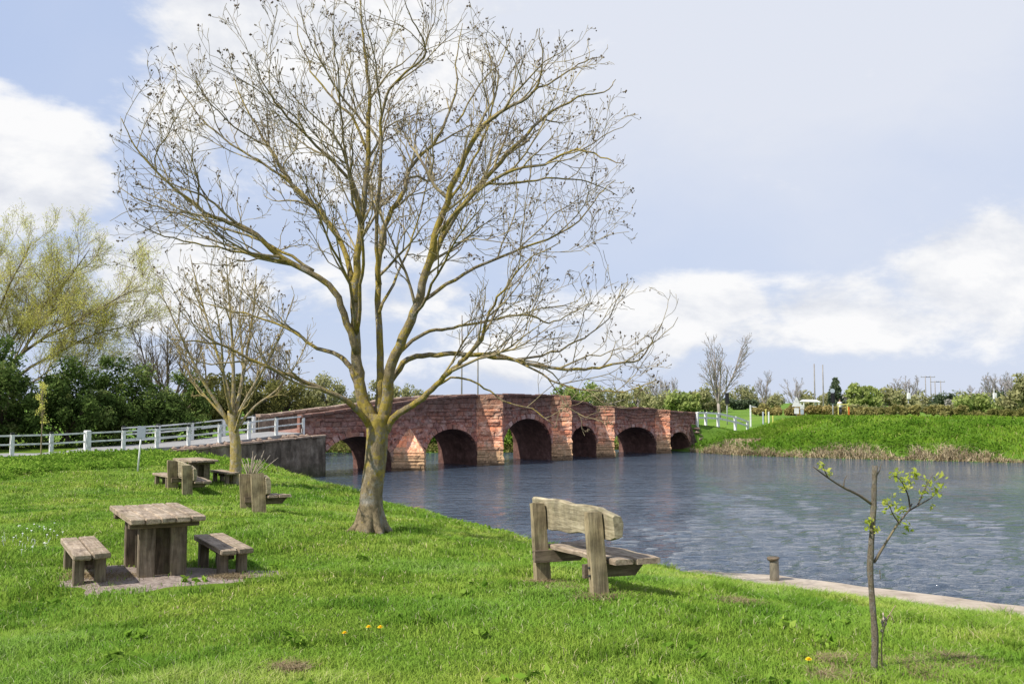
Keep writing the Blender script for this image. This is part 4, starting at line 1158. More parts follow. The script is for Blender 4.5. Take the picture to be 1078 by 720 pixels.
# --- willows and the dark hedgerow left, beyond the road
def willow(base, stems, label, n_, extra=0):
    base = Vector(base); t = Tree(dict(levels=4, space=(.6, .42, .34, .3), start=(.25, .15, .1, .1), len=((2.2, 5.0), (1.2, 2.8), (.7, 1.6), (.35, .9)), ref=(9, 3, 1.4, .9), ang=((28, 65), (28, 62), (25, 60), (22, 55)), nseg=(6, 5, 4, 3), up=(.07, .07, .09, .12), wig=(.11, .14, .15, .15), rmin=.011, rk=.011, lift=.12, outw=.2))
    t.c = base + Vector((0, 0, 2))
    t.trunk.tube([base - Vector((0, 0, .4)), base + Vector((0, 0, .8)), base + Vector((.1, 0, 1.9))], [.5, .4, .36], 10, lump=.05)
    for (pp, d0, d1, r0) in stems:
        n2 = len(pp); pts = [base + Vector((.1, 0, 1.5))] + [at(u, v, base.y + d0 + (d1 - d0) * i / (n2 - 1)) for i, (u, v) in enumerate(pp)]
        t.limb(smooth_path(pts, 3), r0 * .75, .016, 7, 1)
    e = empty('willow_tree', base, 0, label, 'tree')
    t.trunk.build('trunk', M['twig'], e, base); t.crown.build('crown', M['twig_pale'], e, base)
    tips = np.array([tuple(q) for (q, lv, d) in t.tips]); dirs = np.array([tuple(d) for (q, lv, d) in t.tips])
    pick = np.random.RandomState(4).randint(0, len(tips), n_ // 6)
    cen = np.vstack([tips[pick] - dirs[pick] * a for a in (0, .15, .3, .45, .6, .8)])
    v, f, sh = leaves(cen, .30, n_, .044, bias=.6)
    np_mesh('foliage', v, f, M['willow'], e, sh, origin=base)
willow((at(-5, 460, 66).x, 66, 1.8), [([(0, 388), (20, 348), (60, 308), (85, 276), (95, 261)], 0, 1, .2), ([(5, 392), (40, 360), (85, 336), (120, 316), (150, 300)], 0, -1.5, .2), ([(20, 396), (60, 372), (100, 352), (130, 344), (158, 332)], 0, 1.5, .17),
        ([(-10, 388), (-5, 340), (10, 300), (25, 272), (32, 256)], 0, -1, .18), ([(-15, 388), (-20, 332), (-15, 292), (5, 264)], 0, 2, .18), ([(-20, 392), (-50, 348), (-70, 300), (-75, 268)], 0, 1, .18),
        ([(30, 404), (70, 392), (110, 384), (150, 392)], 0, 1, .12), ([(10, 392), (45, 340), (65, 316), (58, 284)], 0, 3, .15)], 'spreading willow in pale new leaf rising behind the dark hedgerow at the far left', 120000)
ivl = ['dark evergreen thicket at the right end of the hedgerow, left of the slender tree', 'dark evergreen thicket directly above the small grey sign', 'dark evergreen thicket just left of the small grey sign', 'tall dark evergreen thicket behind the broad double fence post',
       'dark evergreen thicket behind the thin pale sapling, under the willow branches', 'dark evergreen thicket near the left edge of the photo, behind the white fence', 'dark evergreen thicket at the very left edge of the photo']
for i_, lab in enumerate(ivl):
    t_ = -13.0 - i_ * 3.0; p = bp(t_, -BW - 1.9 - (i_ % 2) * .6); hh = (4.6, 5.6, 5.2, 6.0, 5.4, 5.9, 5.3)[i_]
    bush('evergreen_thicket', (p.x, p.y, 1.6), (2.3, 1.7, hh * .6), 'ivy', lab, 'thicket', 66, .68, 16000, .095, zc=hh * .4, group='dark evergreen thickets behind the road', th=.12)
hw = [(222, 68, 2.5, 4.0), (262, 74, 2.8, 3.9), (300, 78, 3.0, 3.6), (340, 92, 3.4, 4.2), (388, 96, 3.6, 3.8), (425, 108, 3.6, 3.7)]
hl = ['olive hawthorn bush behind the slender tree and the fence', 'olive hawthorn bush above the sloping white rails', 'olive hawthorn bush beyond the left end of the bridge parapet', 'olive bush showing over the bridge parapet left of the ash trunk', 'olive bush showing over the parapet behind the ash trunk', 'olive bush showing over the parapet right of the ash trunk']
for (u, Yd, rx, hh), lab in zip(hw, hl):
    x = at(u, 440, Yd).x
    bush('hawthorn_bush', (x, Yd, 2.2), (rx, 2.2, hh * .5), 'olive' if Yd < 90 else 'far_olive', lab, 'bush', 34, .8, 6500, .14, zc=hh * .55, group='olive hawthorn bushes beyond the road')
# two dark trunks with bare crowns in the hedgerow
bare_far('bare_tree', (at(178, 450, 64).x, 64, 1.8), 7.5, 2.6, 'bare grey tree rising from the hedgerow left of the slender tree', mat='twig', rmin=.016, stems=5)
bare_far('bare_tree', (at(285, 450, 84).x, 84, 2.2), 7.0, 2.4, 'bare tree among the olive bushes beyond the bridge end, right of the slender tree', mat='twig', rmin=.018, stems=4)
# thin sapling by the fence on the left
sp = at(43.5, 478, 42.2); sp.z = gz(sp.x, sp.y)
t = Tree(dict(levels=2, space=(.16, .14), start=(.42, .2), len=((.35, .8), (.15, .35)), ref=(3, .6), ang=((25, 50), (30, 60)), nseg=(4, 3), up=(.08, .08), wig=(.12, .15), rmin=.01, rk=.01, lift=.1))
t.c = sp; t.limb(wander(sp - Vector((0, 0, .1)), Vector((0, 0, 1)), 3.5, 8, .1, .03), .035, .012, 6, 1)
e = empty('thin_sapling', sp, 0, 'thin pale sapling in front of the left part of the white fence', 'sapling')
t.trunk.build('trunk', M['twig_pale'], e, sp); t.crown.build('crown', M['twig_pale'], e, sp)
v, f, sh = leaves(np.array([tuple(q[0]) for q in t.tips]), .16, 420, .045); np_mesh('foliage', v, f, M['willow'], e, sh, origin=sp)
# dead twiggy shrub at the foot of the retaining wall
db = at_ground(262, 512, 27); db = at_ground(263, 505, 33)
m_ = MB()
for i in range(26):
    d = Vector((rnd.uniform(-.35, .75), rnd.uniform(-.4, .4), rnd.uniform(.45, 1))).normalized()
    m_.tube(wander(db, d, rnd.uniform(.6, 1.3), 4, .02, .1), [.018, .016, .014, .012, .009], 4)
tag(m_.build('dead_shrub', M['concrete'], None), 'fan of pale dead stems at the foot of the dark retaining wall', 'dead shrub')

# ------------------------------------------------------------------ the sapling in the right foreground
S0 = at_ground(920, 708, 7.05)
def US(pts, y0=0, y1=0):
    n_ = len(pts); return [at(u, v, 7.05 + y0 + (y1 - y0) * i / (n_ - 1)) for i, (u, v) in enumerate(pts)]
e = empty('sapling', S0, 0, 'young broken topped sapling with fresh green leaves in the right foreground', 'sapling')
m_ = MB(); tp = smooth_path([S0 + Vector((0, 0, -.1)), S0] + US([(921, 670), (918, 630), (916, 595), (918, 560), (920, 525), (921, 490)]), 4)
m_.tube(tp, [.026 - .008 * i / (len(tp) - 1) + rnd.uniform(-.002, .003) for i in range(len(tp))], 10, lump=.09); m_.build('trunk', M['bark_young'], e, S0)
br = MB(); brs = [(US([(917, 530), (904, 521), (888, 513), (872, 503), (856, 491)], 0, -.15), .011), (US([(920, 592), (932, 572), (944, 553), (956, 538), (960, 530)], 0, .1), .011),
                  (US([(956, 538), (968, 531), (980, 524), (988, 516)], .1, .25), .007), (US([(958, 535), (956, 522), (950, 508), (942, 500)], .1, 0), .007), (US([(946, 550), (940, 541), (936, 532), (932, 530)], .05, -.1), .006),
                  (US([(920, 505), (925, 497), (928, 488)], 0, .05), .007), (US([(888, 513), (889, 505), (892, 500)], -.1, -.1), .005), (US([(872, 503), (868, 495), (866, 489)], -.1, -.2), .005), (US([(966, 532), (972, 518), (978, 506), (982, 500)], .15, .2), .006), (US([(926, 600), (927, 610)], 0, 0), .004)]
for (p, r_) in brs: 
    q = smooth_path(p, 4); br.tube(q, [r_ * (1 - .6 * i / (len(q) - 1)) for i in range(len(q))], 6, lump=.1)
br.build('branch', M['twig'], e, S0)
cl = [((956, 505), 26, .07, .05), ((944, 500), 14, .04, .0), ((963, 500), 12, .04, .05), ((950, 515), 16, .05, 0), ((938, 532), 20, .06, -.05), ((946, 537), 16, .05, 0), ((934, 530), 10, .04, 0), ((978, 508), 16, .05, .2), ((985, 517), 14, .05, .2), ((990, 500), 9, .04, .2), ((972, 518), 10, .04, .15),
      ((955, 555), 9, .04, .1), ((949, 549), 6, .03, .1), ((914, 548), 8, .03, -.03), ((922, 556), 9, .03, -.03), ((912, 556), 8, .03, 0), ((864, 490), 8, .03, -.15), ((873, 497), 5, .03, -.1), ((980, 533), 6, .03, .2), ((990, 512), 7, .03, .2)]
vv = []; ff = []; ss = []; nn = 0
for ((u, v_), k, rad, dy) in cl:
    c = at(u, v_, 7.05 + dy)
    a, b, c3_ = leaves([tuple(c)], rad * 1.35, int(k * 1.7), .019, bias=.8)
    vv.append(a); ff.append(b + nn); ss.append(c3_); nn += len(a)
np_mesh('foliage', np.vstack(vv), np.vstack(ff), M['young_leaf'], e, np.concatenate(ss), origin=S0)
# small dead shoot beside it
D0 = at_ground(929, 700, 7.1)
dm = MB(); q = smooth_path([D0, at(928, 680, 7.1), at(931, 660, 7.12), at(936, 647, 7.1), at(942, 655, 7.1)], 4); dm.tube(q, [.006 - .003 * i / len(q) for i in range(len(q))], 5)
q = smooth_path([at(930, 664, 7.1), at(934, 652, 7.1), at(940, 641, 7.12), at(943, 637, 7.12)], 4); dm.tube(q, [.004] * len(q), 4)
de = empty('dead_shoot', D0, 0, 'withered brown shoot with a curled leaf just right of the foreground sapling trunk', 'plant')
dm.build('stem', M['twig_pale'], de, D0)
lm = MB(); 
for i in range(9): lm.blob(at(930 + rnd.uniform(-2.2, 3), 660 - i * 2.0 + rnd.uniform(-2, 4), 7.08 + rnd.uniform(-.02, .02)), .016, (.6, 1, 1.3))
lm.build('withered_leaf', M['concrete'], de, D0)

# ------------------------------------------------------------------ flowers
def flower(u, v, Yd, h, label, first=[None]):
    p = at(u, v, Yd); p.z = gz(p.x, p.y)
    if first[0] is None:
        e = empty('dandelion', p, 0, label, 'flower', 'yellow dandelions in the grass')
        m_ = MB(); m_.tube([Vector((0, 0, -.02)), Vector((.004, 0, .06)), Vector((0, 0, .115))], [.004, .0035, .003], 6); m_.build('stem', M['stem'], e)
        m_ = MB()
        for ring_, (n_, r_, zz) in enumerate(((14, .027, .118), (10, .019, .126), (7, .011, .131))):
            for i in range(n_):
                a = 2 * PI * (i + ring_ * .4) / n_; c, s_ = math.cos(a), math.sin(a); w_ = .005
                m_.add([(0, 0, .116), (c * r_ * .6 - s_ * w_, s_ * r_ * .6 + c * w_, zz), (c * r_, s_ * r_, zz + .002), (c * r_ * .6 + s_ * w_, s_ * r_ * .6 - c * w_, zz)], [(0, 1, 2, 3)])
        m_.build('flower_head', M['yellow'], e); first[0] = e
    else:
        e = copy_tree(first[0]); e.location = p; e['label'] = label
    e.rotation_euler = (rnd.uniform(-.15, .15), rnd.uniform(-.15, .15), rnd.uniform(0, 6))
    return e
flower(362, 679, 8.0, .1, 'single yellow dandelion at the left of three in the centre foreground grass')
flower(388, 671, 8.25, .1, 'yellow dandelion in the middle of three in the centre foreground grass')
flower(401, 671, 8.25, .1, 'yellow dandelion at the right of three in the centre foreground grass')
flower(852, 712, 7.0, .1, 'yellow dandelion low in the grass left of the foreground sapling')
dz_first = None
def daisy(x, y):
    global dz_first
    p = Vector((x, y, gz(x, y)))
    if dz_first is None:
        m_ = MB(); m_.tube([Vector((0, 0, -.02)), Vector((0, 0, .075))], [.003, .003], 5, cap=False)
        for i in range(10):
            a = 2 * PI * i / 10; c, s_ = math.cos(a), math.sin(a)
            m_.add([(0, 0, .076), (c * .011 - s_ * .004, s_ * .011 + c * .004, .08), (c * .018, s_ * .018, .084), (c * .011 + s_ * .004, s_ * .011 - c * .004, .08)], [(0, 1, 2, 3)])
        dz_first = m_.build('daisy', M['white_paint']); o_ = dz_first
        tag(o_, 'tiny white daisy in the short grass left of the near picnic table', 'flower', 'white daisies in the grass')
    else:
        o_ = dz_first.copy(); C.objects.link(o_)
    o_.location = p; o_.rotation_euler = (rnd.uniform(-.3, .3), rnd.uniform(-.3, .3), 0)
for i in range(40):
    u = rnd.gauss(32, 22) if i < 28 else rnd.uniform(20, 60); v = rnd.gauss(575 + (i % 3) * 5, 5) if i < 28 else rnd.gauss(562, 4)
    if u < 2: u = rnd.uniform(3, 50)
    Yd = 2.25 / ((v - 424) / 1000); p = at(u, v, Yd); daisy(p.x, p.y)

# ------------------------------------------------------------------ grass (uncountable: stuff)
rng = np.random.RandomState(11)
def blades(px, py, pz, h, w_, lean=.45, curve=.5, seed=1):
    r = np.random.RandomState(seed); n_ = len(px)
    a = r.rand(n_) * 2 * PI; s = np.stack([np.cos(a), np.sin(a), np.zeros(n_)], 1)
    ld = r.rand(n_) * 2 * PI; l = np.stack([np.cos(ld), np.sin(ld), np.zeros(n_)], 1) * (r.rand(n_) * lean * h)[:, None]
    b = np.stack([px, py, pz - .01], 1); zv = np.zeros((n_, 3)); zv[:, 2] = 1
    m1 = b + l * .35 + zv * (h * .6)[:, None]; tip = b + l * (1 + curve) + zv * (h * (1 - .2 * r.rand(n_)))[:, None]
    hw_ = (w_ / 2)[:, None]
    v = np.stack([b - s * hw_, b + s * hw_, m1 + s * hw_ * .8, m1 - s * hw_ * .8, tip], 1).reshape(-1, 3)
    i0 = np.arange(n_) * 5
    f1 = np.stack([i0, i0 + 1, i0 + 2], 1); f2 = np.stack([i0, i0 + 2, i0 + 3], 1); f3 = np.stack([i0 + 3, i0 + 2, i0 + 4], 1)
    f = np.stack([f1, f2, f3], 1).reshape(-1, 3)
    return v, f
N = 640000
yy = (rng.rand(N) * (48 ** .4 - 5.2 ** .4) + 5.2 ** .4) ** 2.5
xx = (rng.rand(N) * 2 - 1) * (.62 * yy + .4)
dl = seg_dist(xx, yy, LIP); ins = inside(xx, yy, LANDPOLY)
rd = np.array([((xx - B0.x) * NF.x + (yy - B0.y) * NF.y)])[0]           # distance in front of the bridge line
keep = (ins & (dl > .12) | (~ins & (dl < .35) & (xx < 3.1))) & (rd > .55)
keep &= ~((xx > 3.2) & (dl < .18 + .3 * vnoise(xx, yy, 3)))
gd = np.hypot((xx - GRAV[0]) / 1.42, (yy - GRAV[1]) / 1.18) + (vnoise(xx, yy, 3) - .5) * .55
keep &= (gd > 1.0) | (rng.rand(N) < np.clip((gd - .62) / .38, 0, 1) ** 2 * .5 + .012)
keep &= np.hypot(xx - TB.x, yy - TB.y) > .27
xx = xx[keep]; yy = yy[keep]; n_ = len(xx); zz = near_z(xx, yy)
pn = vnoise(xx, yy, .8); pn2 = vnoise(xx, yy, 2.7)
h = (.028 + .048 * pn * pn2 * 2 + .018 * rng.rand(n_)) * (1 + .012 * yy)
near_lip = seg_dist(xx, yy, LIP) < 1.0
h = np.where(near_lip & (xx < 3.0), h * 1.7, h)
right = np.clip((xx - 1.0) / 2.0, 0, 1); h *= 1 + .40 * right * (1 - .6 * np.clip(1.6 - seg_dist(xx, yy, LIP), 0, 1))
tuft = (vnoise(xx + 7, yy + 3, 1.1) * .6 + vnoise(xx, yy + 8, 3.1) * .4 > .66); h = np.where(tuft, h * 1.35, h)
w_ = .0030 + .00062 * yy
v, f = blades(xx, yy, zz, h, w_, .9, .5, 2)
sh = np.clip(.25 + .5 * rng.rand(n_) + (pn - .5) * .35 - tuft * .3, 0, .97)
sh = np.where(rng.rand(n_) < .035, 1.0, sh)
tag(np_mesh('grass', v, f, M['grass'], None, np.repeat(sh, 3)), kind='stuff')

# rough weeds on the bank before the road and along the lip
N = 60000
u_ = rng.rand(N) * 330 - 40; Yd = 30 + rng.rand(N) * 20
xx = (u_ - 539) / 1000 * Yd; yy = Yd
front = np.interp(u_, [-40, 0, 130, 200, 300], [30.2, 31, 37, 43, 49])
rd = (xx - B0.x) * NF.x + (yy - B0.y) * NF.y
dens = vnoise(xx, yy, .9)
keep = (yy > front + (dens - .5) * 2) & (rd > .35) & (rng.rand(N) < .35 + dens) & inside(xx, yy, LANDPOLY) & ~((rd < 1.3) & (xx > -17.5))
xx = xx[keep]; yy = yy[keep]; zz = near_z(xx, yy); n_ = len(xx)
hh = .10 + .28 * dens[keep] * rng.rand(n_)
cen = np.stack([xx, yy, zz + hh * rng.rand(n_) + .02], 1)
v, f, sh = leaves(cen, .06, n_ * 2, .062)
tag(np_mesh('rough_weeds', v, f, M['weed'], None, sh), kind='stuff')
N = 5200
ti = rng.rand(N); seg = LIP[3:11]; ln = np.cumsum([0] + [np.hypot(*(b - a)) for a, b in zip(seg[:-1], seg[1:])]); pos = ti * ln[-1]
lx = np.interp(pos, ln, seg[:, 0]); ly = np.interp(pos, ln, seg[:, 1])
off = rng.normal(size=N) * .28; lx = lx + off * .8 - .1; ly = ly + off * .5 - .1
cl_ = vnoise(lx, ly, 1.3); k = cl_ > .5; lx = lx[k]; ly = ly[k]
cen = np.stack([lx, ly, near_z(lx, ly) + .04 + .14 * rng.rand(len(lx)) * (cl_[k] - .3)], 1)
v, f, sh = leaves(cen, .07, len(lx) * 3, .045)
tag(np_mesh('bank_weeds', v, f, M['weed'], None, sh), kind='stuff')
# withered foreground tufts; those at the bench feet stand in for contact shadows
N = 11700; cen = []
for (u, v0, Yd, r_) in [(885, 716, 6.9, .10), (965, 700, 7.3, .18), (1010, 690, 7.6, .12), (880, 690, 7.4, .09), (300, 712, 7.2, .08), (1000, 712, 7.0, .14), (240, 600, 12, .12), (120, 612, 11.9, .2), (90, 606, 12.0, .12), (780, 560 + 85, 9.9, .12), (640, 622, 10.0, .2), (600, 612, 10.6, .22), (632, 634, 9.75, .1), (572, 616, 11.3, .1)]:
    p = at(u, v0, Yd); q = int(N / 13)
    cen.append(np.stack([p.x + rng.normal(size=q) * r_, p.y + rng.normal(size=q) * r_], 1))
cen = np.vstack(cen); zz = near_z(cen[:, 0], cen[:, 1]); q = len(cen)
v, f = blades(cen[:, 0], cen[:, 1], zz, .03 + .05 * rng.rand(q), np.full(q, .008), 1.6, .8, 5)
tag(np_mesh('withered_and_shade_grass', v, f, M['reed'], None, np.repeat(rng.rand(q) * .7, 3)), kind='stuff')

# a few broad-leaved weeds in the lawn
N = 42; cen = []
for i in range(N):
    Yd = 6.5 + 20 * rng.rand() ** 1.6; u = rng.rand() * 1078; p = at(u, 700, Yd)
    if not inside(np.array([p.x]), np.array([p.y]), LANDPOLY)[0] or seg_dist(np.array([p.x]), np.array([p.y]), LIP)[0] < 1.0: continue
    q = 7; r_ = .05 + .09 * rng.rand(); a = rng.rand(q) * 6.28
    cx_ = p.x + np.cos(a) * r_; cy_ = p.y + np.sin(a) * r_
    cen.append(np.stack([cx_, cy_, near_z(cx_, cy_) + .035 + .04 * rng.rand(q)], 1))
cen = np.vstack(cen); v, f, sh = leaves(cen, .035, len(cen) * 4, .042)
tag(np_mesh('broad_leaved_weeds', v, f, M['weed'], None, sh), kind='stuff')

# ------------------------------------------------------------------ far bank: grass, reeds
N = 90000
xx = 12 + rng.rand(N) * 46; yy = 58 + rng.rand(N) * 40
d = seg_dist(xx, yy, FARW); ins = inside(xx, yy, FARPOLY)
k = ins & (d > .4) & (d < 22) & (xx > 14) & (np.abs(xx) < .62 * yy) & (rng.rand(N) < 1.15 - d / 30)
xx = xx[k]; yy = yy[k]; d = d[k]; zz = far_z(xx, yy)
rd = (xx - B0.x) * NF.x + (yy - B0.y) * NF.y; tt_ = (xx - B0.x) * AX.x + (yy - B0.y) * AX.y
k = ~((rd < .2) & (rd > -BW - .2)); xx = xx[k]; yy = yy[k]; zz = zz[k]; n_ = len(xx)
pn = vnoise(xx, yy, .5)
v, f = blades(xx, yy, zz, .16 + .34 * pn * rng.rand(n_), np.full(n_, .075), .8, .4, 8)
sh = np.clip(pn * .5 + rng.rand(n_) * .5, 0, .95); sh = np.where(rng.rand(n_) < .03, 1, sh)
tag(np_mesh('bank_grass', v, f, M['bank_grass'], None, np.repeat(sh, 3)), kind='stuff')
N = 34000
pos = rng.rand(N); seg = FARW[2:9]; ln = np.cumsum([0] + [np.hypot(*(b - a)) for a, b in zip(seg[:-1], seg[1:])]); pos = pos * ln[-1]
lx = np.interp(pos, ln, seg[:, 0]); ly = np.interp(pos, ln, seg[:, 1])
off = np.abs(rng.normal(size=N)) * 1.5 - .1; lx = lx + off * .6; ly = ly + off * .8
cl_ = vnoise(lx, ly, .3) * .5 + vnoise(lx, ly, 1.0) * .45 + vnoise(lx, ly, 2.6) * .25
lim = .35 + 4.2 * np.clip(cl_ - .46, 0, 1) * rng.rand(N) ** .6
k = (off < lim) & inside(lx, ly, FARPOLY); lx = lx[k]; ly = ly[k]; cl_ = cl_[k]; off = off[k]; n_ = len(lx)
rd = (lx - B0.x) * NF.x + (ly - B0.y) * NF.y; k = (rd > .8); lx = lx[k]; ly = ly[k]; cl_ = cl_[k]; off = off[k]; n_ = len(lx)
v, f = blades(lx, ly, far_z(lx, ly), .15 + .85 * rng.rand(n_) * cl_, np.full(n_, .055), 1.5, .7, 9)
tag(np_mesh('dry_reeds', v, f, M['reed'], None, np.repeat(np.clip(.2 + rng.rand(n_) * .8 + (cl_ - .5) * .4, 0, 1), 3)), kind='stuff')
# dry and green grass on the embankment at the bridge end
N = 26000
tt_ = 33.4 + rng.rand(N) * 20; of_ = .1 + rng.rand(N) * 6
xx = B0.x + AX.x * tt_ + NF.x * of_; yy = B0.y + AX.y * tt_ + NF.y * of_
dz_ = np.array([deck_z(t) for t in tt_]); kk_ = np.minimum(1.0, .16 + (tt_ - 33.15) * .14); ze = dz_ - .05 + (.05 - dz_) * np.clip((of_ / kk_ - .3) / 5.7, 0, 1)
zb = np.maximum(ze, far_z(xx, yy)); dry = (vnoise(xx, yy, .6) + (34.6 - tt_) * .2 + (of_ - 3) * .02) > .70
k = dry; v, f = blades(xx[k], yy[k], zb[k], (.10 + .4 * rng.rand(k.sum())) * np.clip(of_[k] / 2.5, .2, 1), np.full(k.sum(), .07), 1.3, .6, 10)
tag(np_mesh('dry_bank_grass', v, f, M['reed'], None, np.repeat(.25 + .75 * rng.rand(k.sum()), 3)), kind='stuff')
k = ~dry; v, f = blades(xx[k], yy[k], zb[k], (.10 + .25 * rng.rand(k.sum())) * np.clip(of_[k] / 2.5, .3, 1), np.full(k.sum(), .08), 1.0, .5, 12)
tag(np_mesh('bank_grass', v, f, M['bank_grass'], None, np.repeat(rng.rand(k.sum()), 3)), kind='stuff')
# rubble abutment at the bridge end
ab = MB()
for i in range(46):
    t_ = 33.3 + rnd.random() * 2.2; k = rnd.random(); zmax = float(np.interp(t_, [33.3, 35.5], [2.4, 1.2]))
    ab.blob(bp(t_, .2 + (1 - k) * 1.0, k * zmax), rnd.uniform(.15, .32), (1.3, 1, .75))
cp_ = [emb_pt(33.15, o_) for o_ in (0, .6, 2, 4, 6)]; ab.add([q + Vector((0, 0, .05)) for q in cp_] + [Vector((q.x, q.y, -1)) for q in cp_], [(5, 6, 1, 0), (6, 7, 2, 1), (7, 8, 3, 2), (8, 9, 4, 3)])
tag(ab.build('rubble_abutment', M['rubble_dark'], None), 'rough rubble abutment at the right hand end of the bridge by the water', 'abutment')

# ------------------------------------------------------------------ far side: hedges, trees, poles, signs
def far_base(u, Yd, dz=0): 
    x = at(u, 430, Yd).x; return Vector((x, Yd, fz(x, Yd) + dz))
def hedge(u0, u1, Y0, Y1, hgt, mat, label, n_, size=.22, name='hedge', group='hedges across the river'):
    a = far_base(u0, Y0); b = far_base(u1, Y1); k = int((b - a).length / .8)
    cen = []
    for i in range(k):
        p = a.lerp(b, i / k)
        for j in range(3): cen.append((p.x + rnd.uniform(-.5, .5), p.y + rnd.uniform(-.7, .7), p.z + hgt * rnd.uniform(.15, .8) * (.75 + .5 * float(vnoise(i * .8, u0, .3)))))
    v, f, sh = leaves(np.array(cen), hgt * .33, n_, size)
    o_ = empty(name, a, 0, label, 'hedge', group)
    np_mesh('foliage', v, f, M[mat], o_, sh, origin=a)
hedge(800, 905, 118, 112, 1.35, 'hedge_brown', 'brown and olive hedge behind the road signs across the river', 14000)
hedge(885, 1020, 104, 102, 1.0, 'hedge_brown', 'long olive brown hedge along the top of the far bank', 13000)
hedge(1015, 1095, 104, 100, 1.05, 'olive', 'darker clipped hedge at the right end of the far bank', 7000)
hedge(880, 1095, 150, 145, 1.4, 'far_olive', 'pale olive hedge in the field behind the bank hedges', 12000, .3)
hedge(690, 800, 230, 230, 2.6, 'far_dark', 'thin dark hedge line at the far edge of the green field', 9000, .4)
hedge(300, 392, 86.5, 85.0, 2.0, 'olive', 'olive hedge on the upstream bank seen through the first arch', 5000, .16, group='hedges upstream of the bridge')
hedge(415, 560, 84.5, 84.5, 2.8, 'weed', 'green undergrowth on the upstream bank seen through the middle arches', 8000, .16, group='hedges upstream of the bridge')
cx_ = -32 + 42 * rng.rand(9000); cy_ = np.interp(cx_, [-40, -12, 0, 8], [88, 82, 83, 88]) + np.abs(rng.normal(size=9000)) * 1.2
k = ~((((cx_ - B0.x) * NF.x + (cy_ - B0.y) * NF.y) > -BW - .6)); cx_ = cx_[k]; cy_ = cy_[k]
v, f, sh = leaves(np.stack([cx_, cy_, far_z(cx_, cy_) + .35 * rng.rand(len(cx_))], 1), .14, len(cx_) * 2, .11)
tag(np_mesh('upstream_undergrowth', v, f, M['olive'], None, sh), kind='stuff')
xx = 16 + rng.rand(26000) * 44; yy = 58 + rng.rand(26000) * 40; d = seg_dist(xx, yy, FARW)
k = inside(xx, yy, FARPOLY) & (d > .6) & (d < 15) & (vnoise(xx, yy, .35) * .6 + vnoise(xx, yy, 1.2) * .4 > .50 + d * .012) & (((xx - B0.x) * NF.x + (yy - B0.y) * NF.y) > .3)
xx = xx[k]; yy = yy[k]
v, f, sh = leaves(np.stack([xx, yy, far_z(xx, yy) + .1 + .4 * rng.rand(len(xx))], 1), .2, len(xx) * 3, .12)
tag(np_mesh('bank_weeds', v, f, M['weed'], None, sh * .42), kind='stuff')
FT = [  # u, Y, half width, height, material, label
    (722, 150, 3.4, 3.6, 'far_green', 'yellow green bush just beyond the right end of the bridge'), (700, 165, 4.2, 3.8, 'far_olive', 'olive bush over the parapet at the right of the bridge'), (742, 180, 4.0, 4.6, 'far_olive', 'olive bush left of the tall bare tree'),
    (782, 240, 5.5, 5.6, 'far_olive', 'pale olive tree clump right of the black traffic light'), (808, 235, 4.2, 4.0, 'far_olive', 'low olive clump behind the thin bare tree'), (855, 170, 5.0, 3.6, 'far_olive', 'low olive bush behind the white roofed shelter'),
    (880, 150, 1.5, 5.6, 'far_dark', 'dark conical conifer above the right hand traffic light'), (911, 160, 3.1, 5.3, 'far_green', 'rounded fresh green tree right of the dark conifer'), (896, 165, 2.4, 3.8, 'far_grey', 'grey green shrub between the conifer and the rounded green tree'),
    (940, 190, 4.6, 4.6, 'far_olive', 'olive tree clump left of the white box pole'), (966, 220, 5.2, 3.8, 'far_olive', 'low olive clump under the power poles'), (1000, 210, 4.6, 3.7, 'far_dark', 'dark green clump right of the power poles'), (1016, 190, 3.2, 3.0, 'far_grey', 'grey twiggy shrub left of the bright green willow'),
    (1026, 140, 3.0, 3.0, 'far_green', 'bright green willow bush behind the far hedge'), (1036, 200, 4.6, 4.6, 'far_olive', 'olive tree behind the bright green willow'), (1056, 190, 4.6, 4.2, 'far_dark', 'dark clump behind the right hand box pole'), (1078, 130, 2.9, 5.4, 'far_olive', 'tall brownish olive tree at the right edge of the photo'),
    (640, 190, 4.5, 4.6, 'far_olive', 'olive tree top over the middle of the bridge'), (672, 200, 4.8, 4.6, 'far_olive', 'olive tree top over the bridge right of the middle'), (605, 170, 4.0, 5.0, 'far_green', 'green tree top over the third pier of the bridge')]
for (u, Yd, rx, hh, mt, lab) in FT:
    hh *= .84 if u > 700 and Yd > 135 and u not in (880, 911, 1078) else 1
    if u == 880:
        b = far_base(u, Yd); e = empty('conifer', b, 0, lab, 'tree', 'trees and shrubs across the river')
        cen = []
        for k_ in range(90):
            q = (k_ / 90) ** .8; a_ = rnd.uniform(0, 6.28); r_ = 1.55 * (1 - q) ** .75 * rnd.uniform(.5, 1.05)
            cen.append((b.x + math.cos(a_) * r_, b.y + math.sin(a_) * r_, b.z + .6 + q * (hh - .8)))
        v, f, sh = leaves(np.array(cen), .42, 5200, .17)
        m_ = MB(); m_.tube([b - Vector((0, 0, .4)), b + Vector((0, 0, hh * .5)), b + Vector((0, 0, hh * .95))], [.2, .13, .03], 7); m_.build('trunk', M['twig'], e, b)
        np_mesh('crown', v, f, M['far_dark'], e, sh, origin=b); continue
    bush('far_tree', far_base(u, Yd), (rx, rx, hh * .5), mt, lab, 'tree', 22, rx * .3, 2600, .32, zc=hh * .55, group='trees and shrubs across the river', trunk_mat='far_twig')
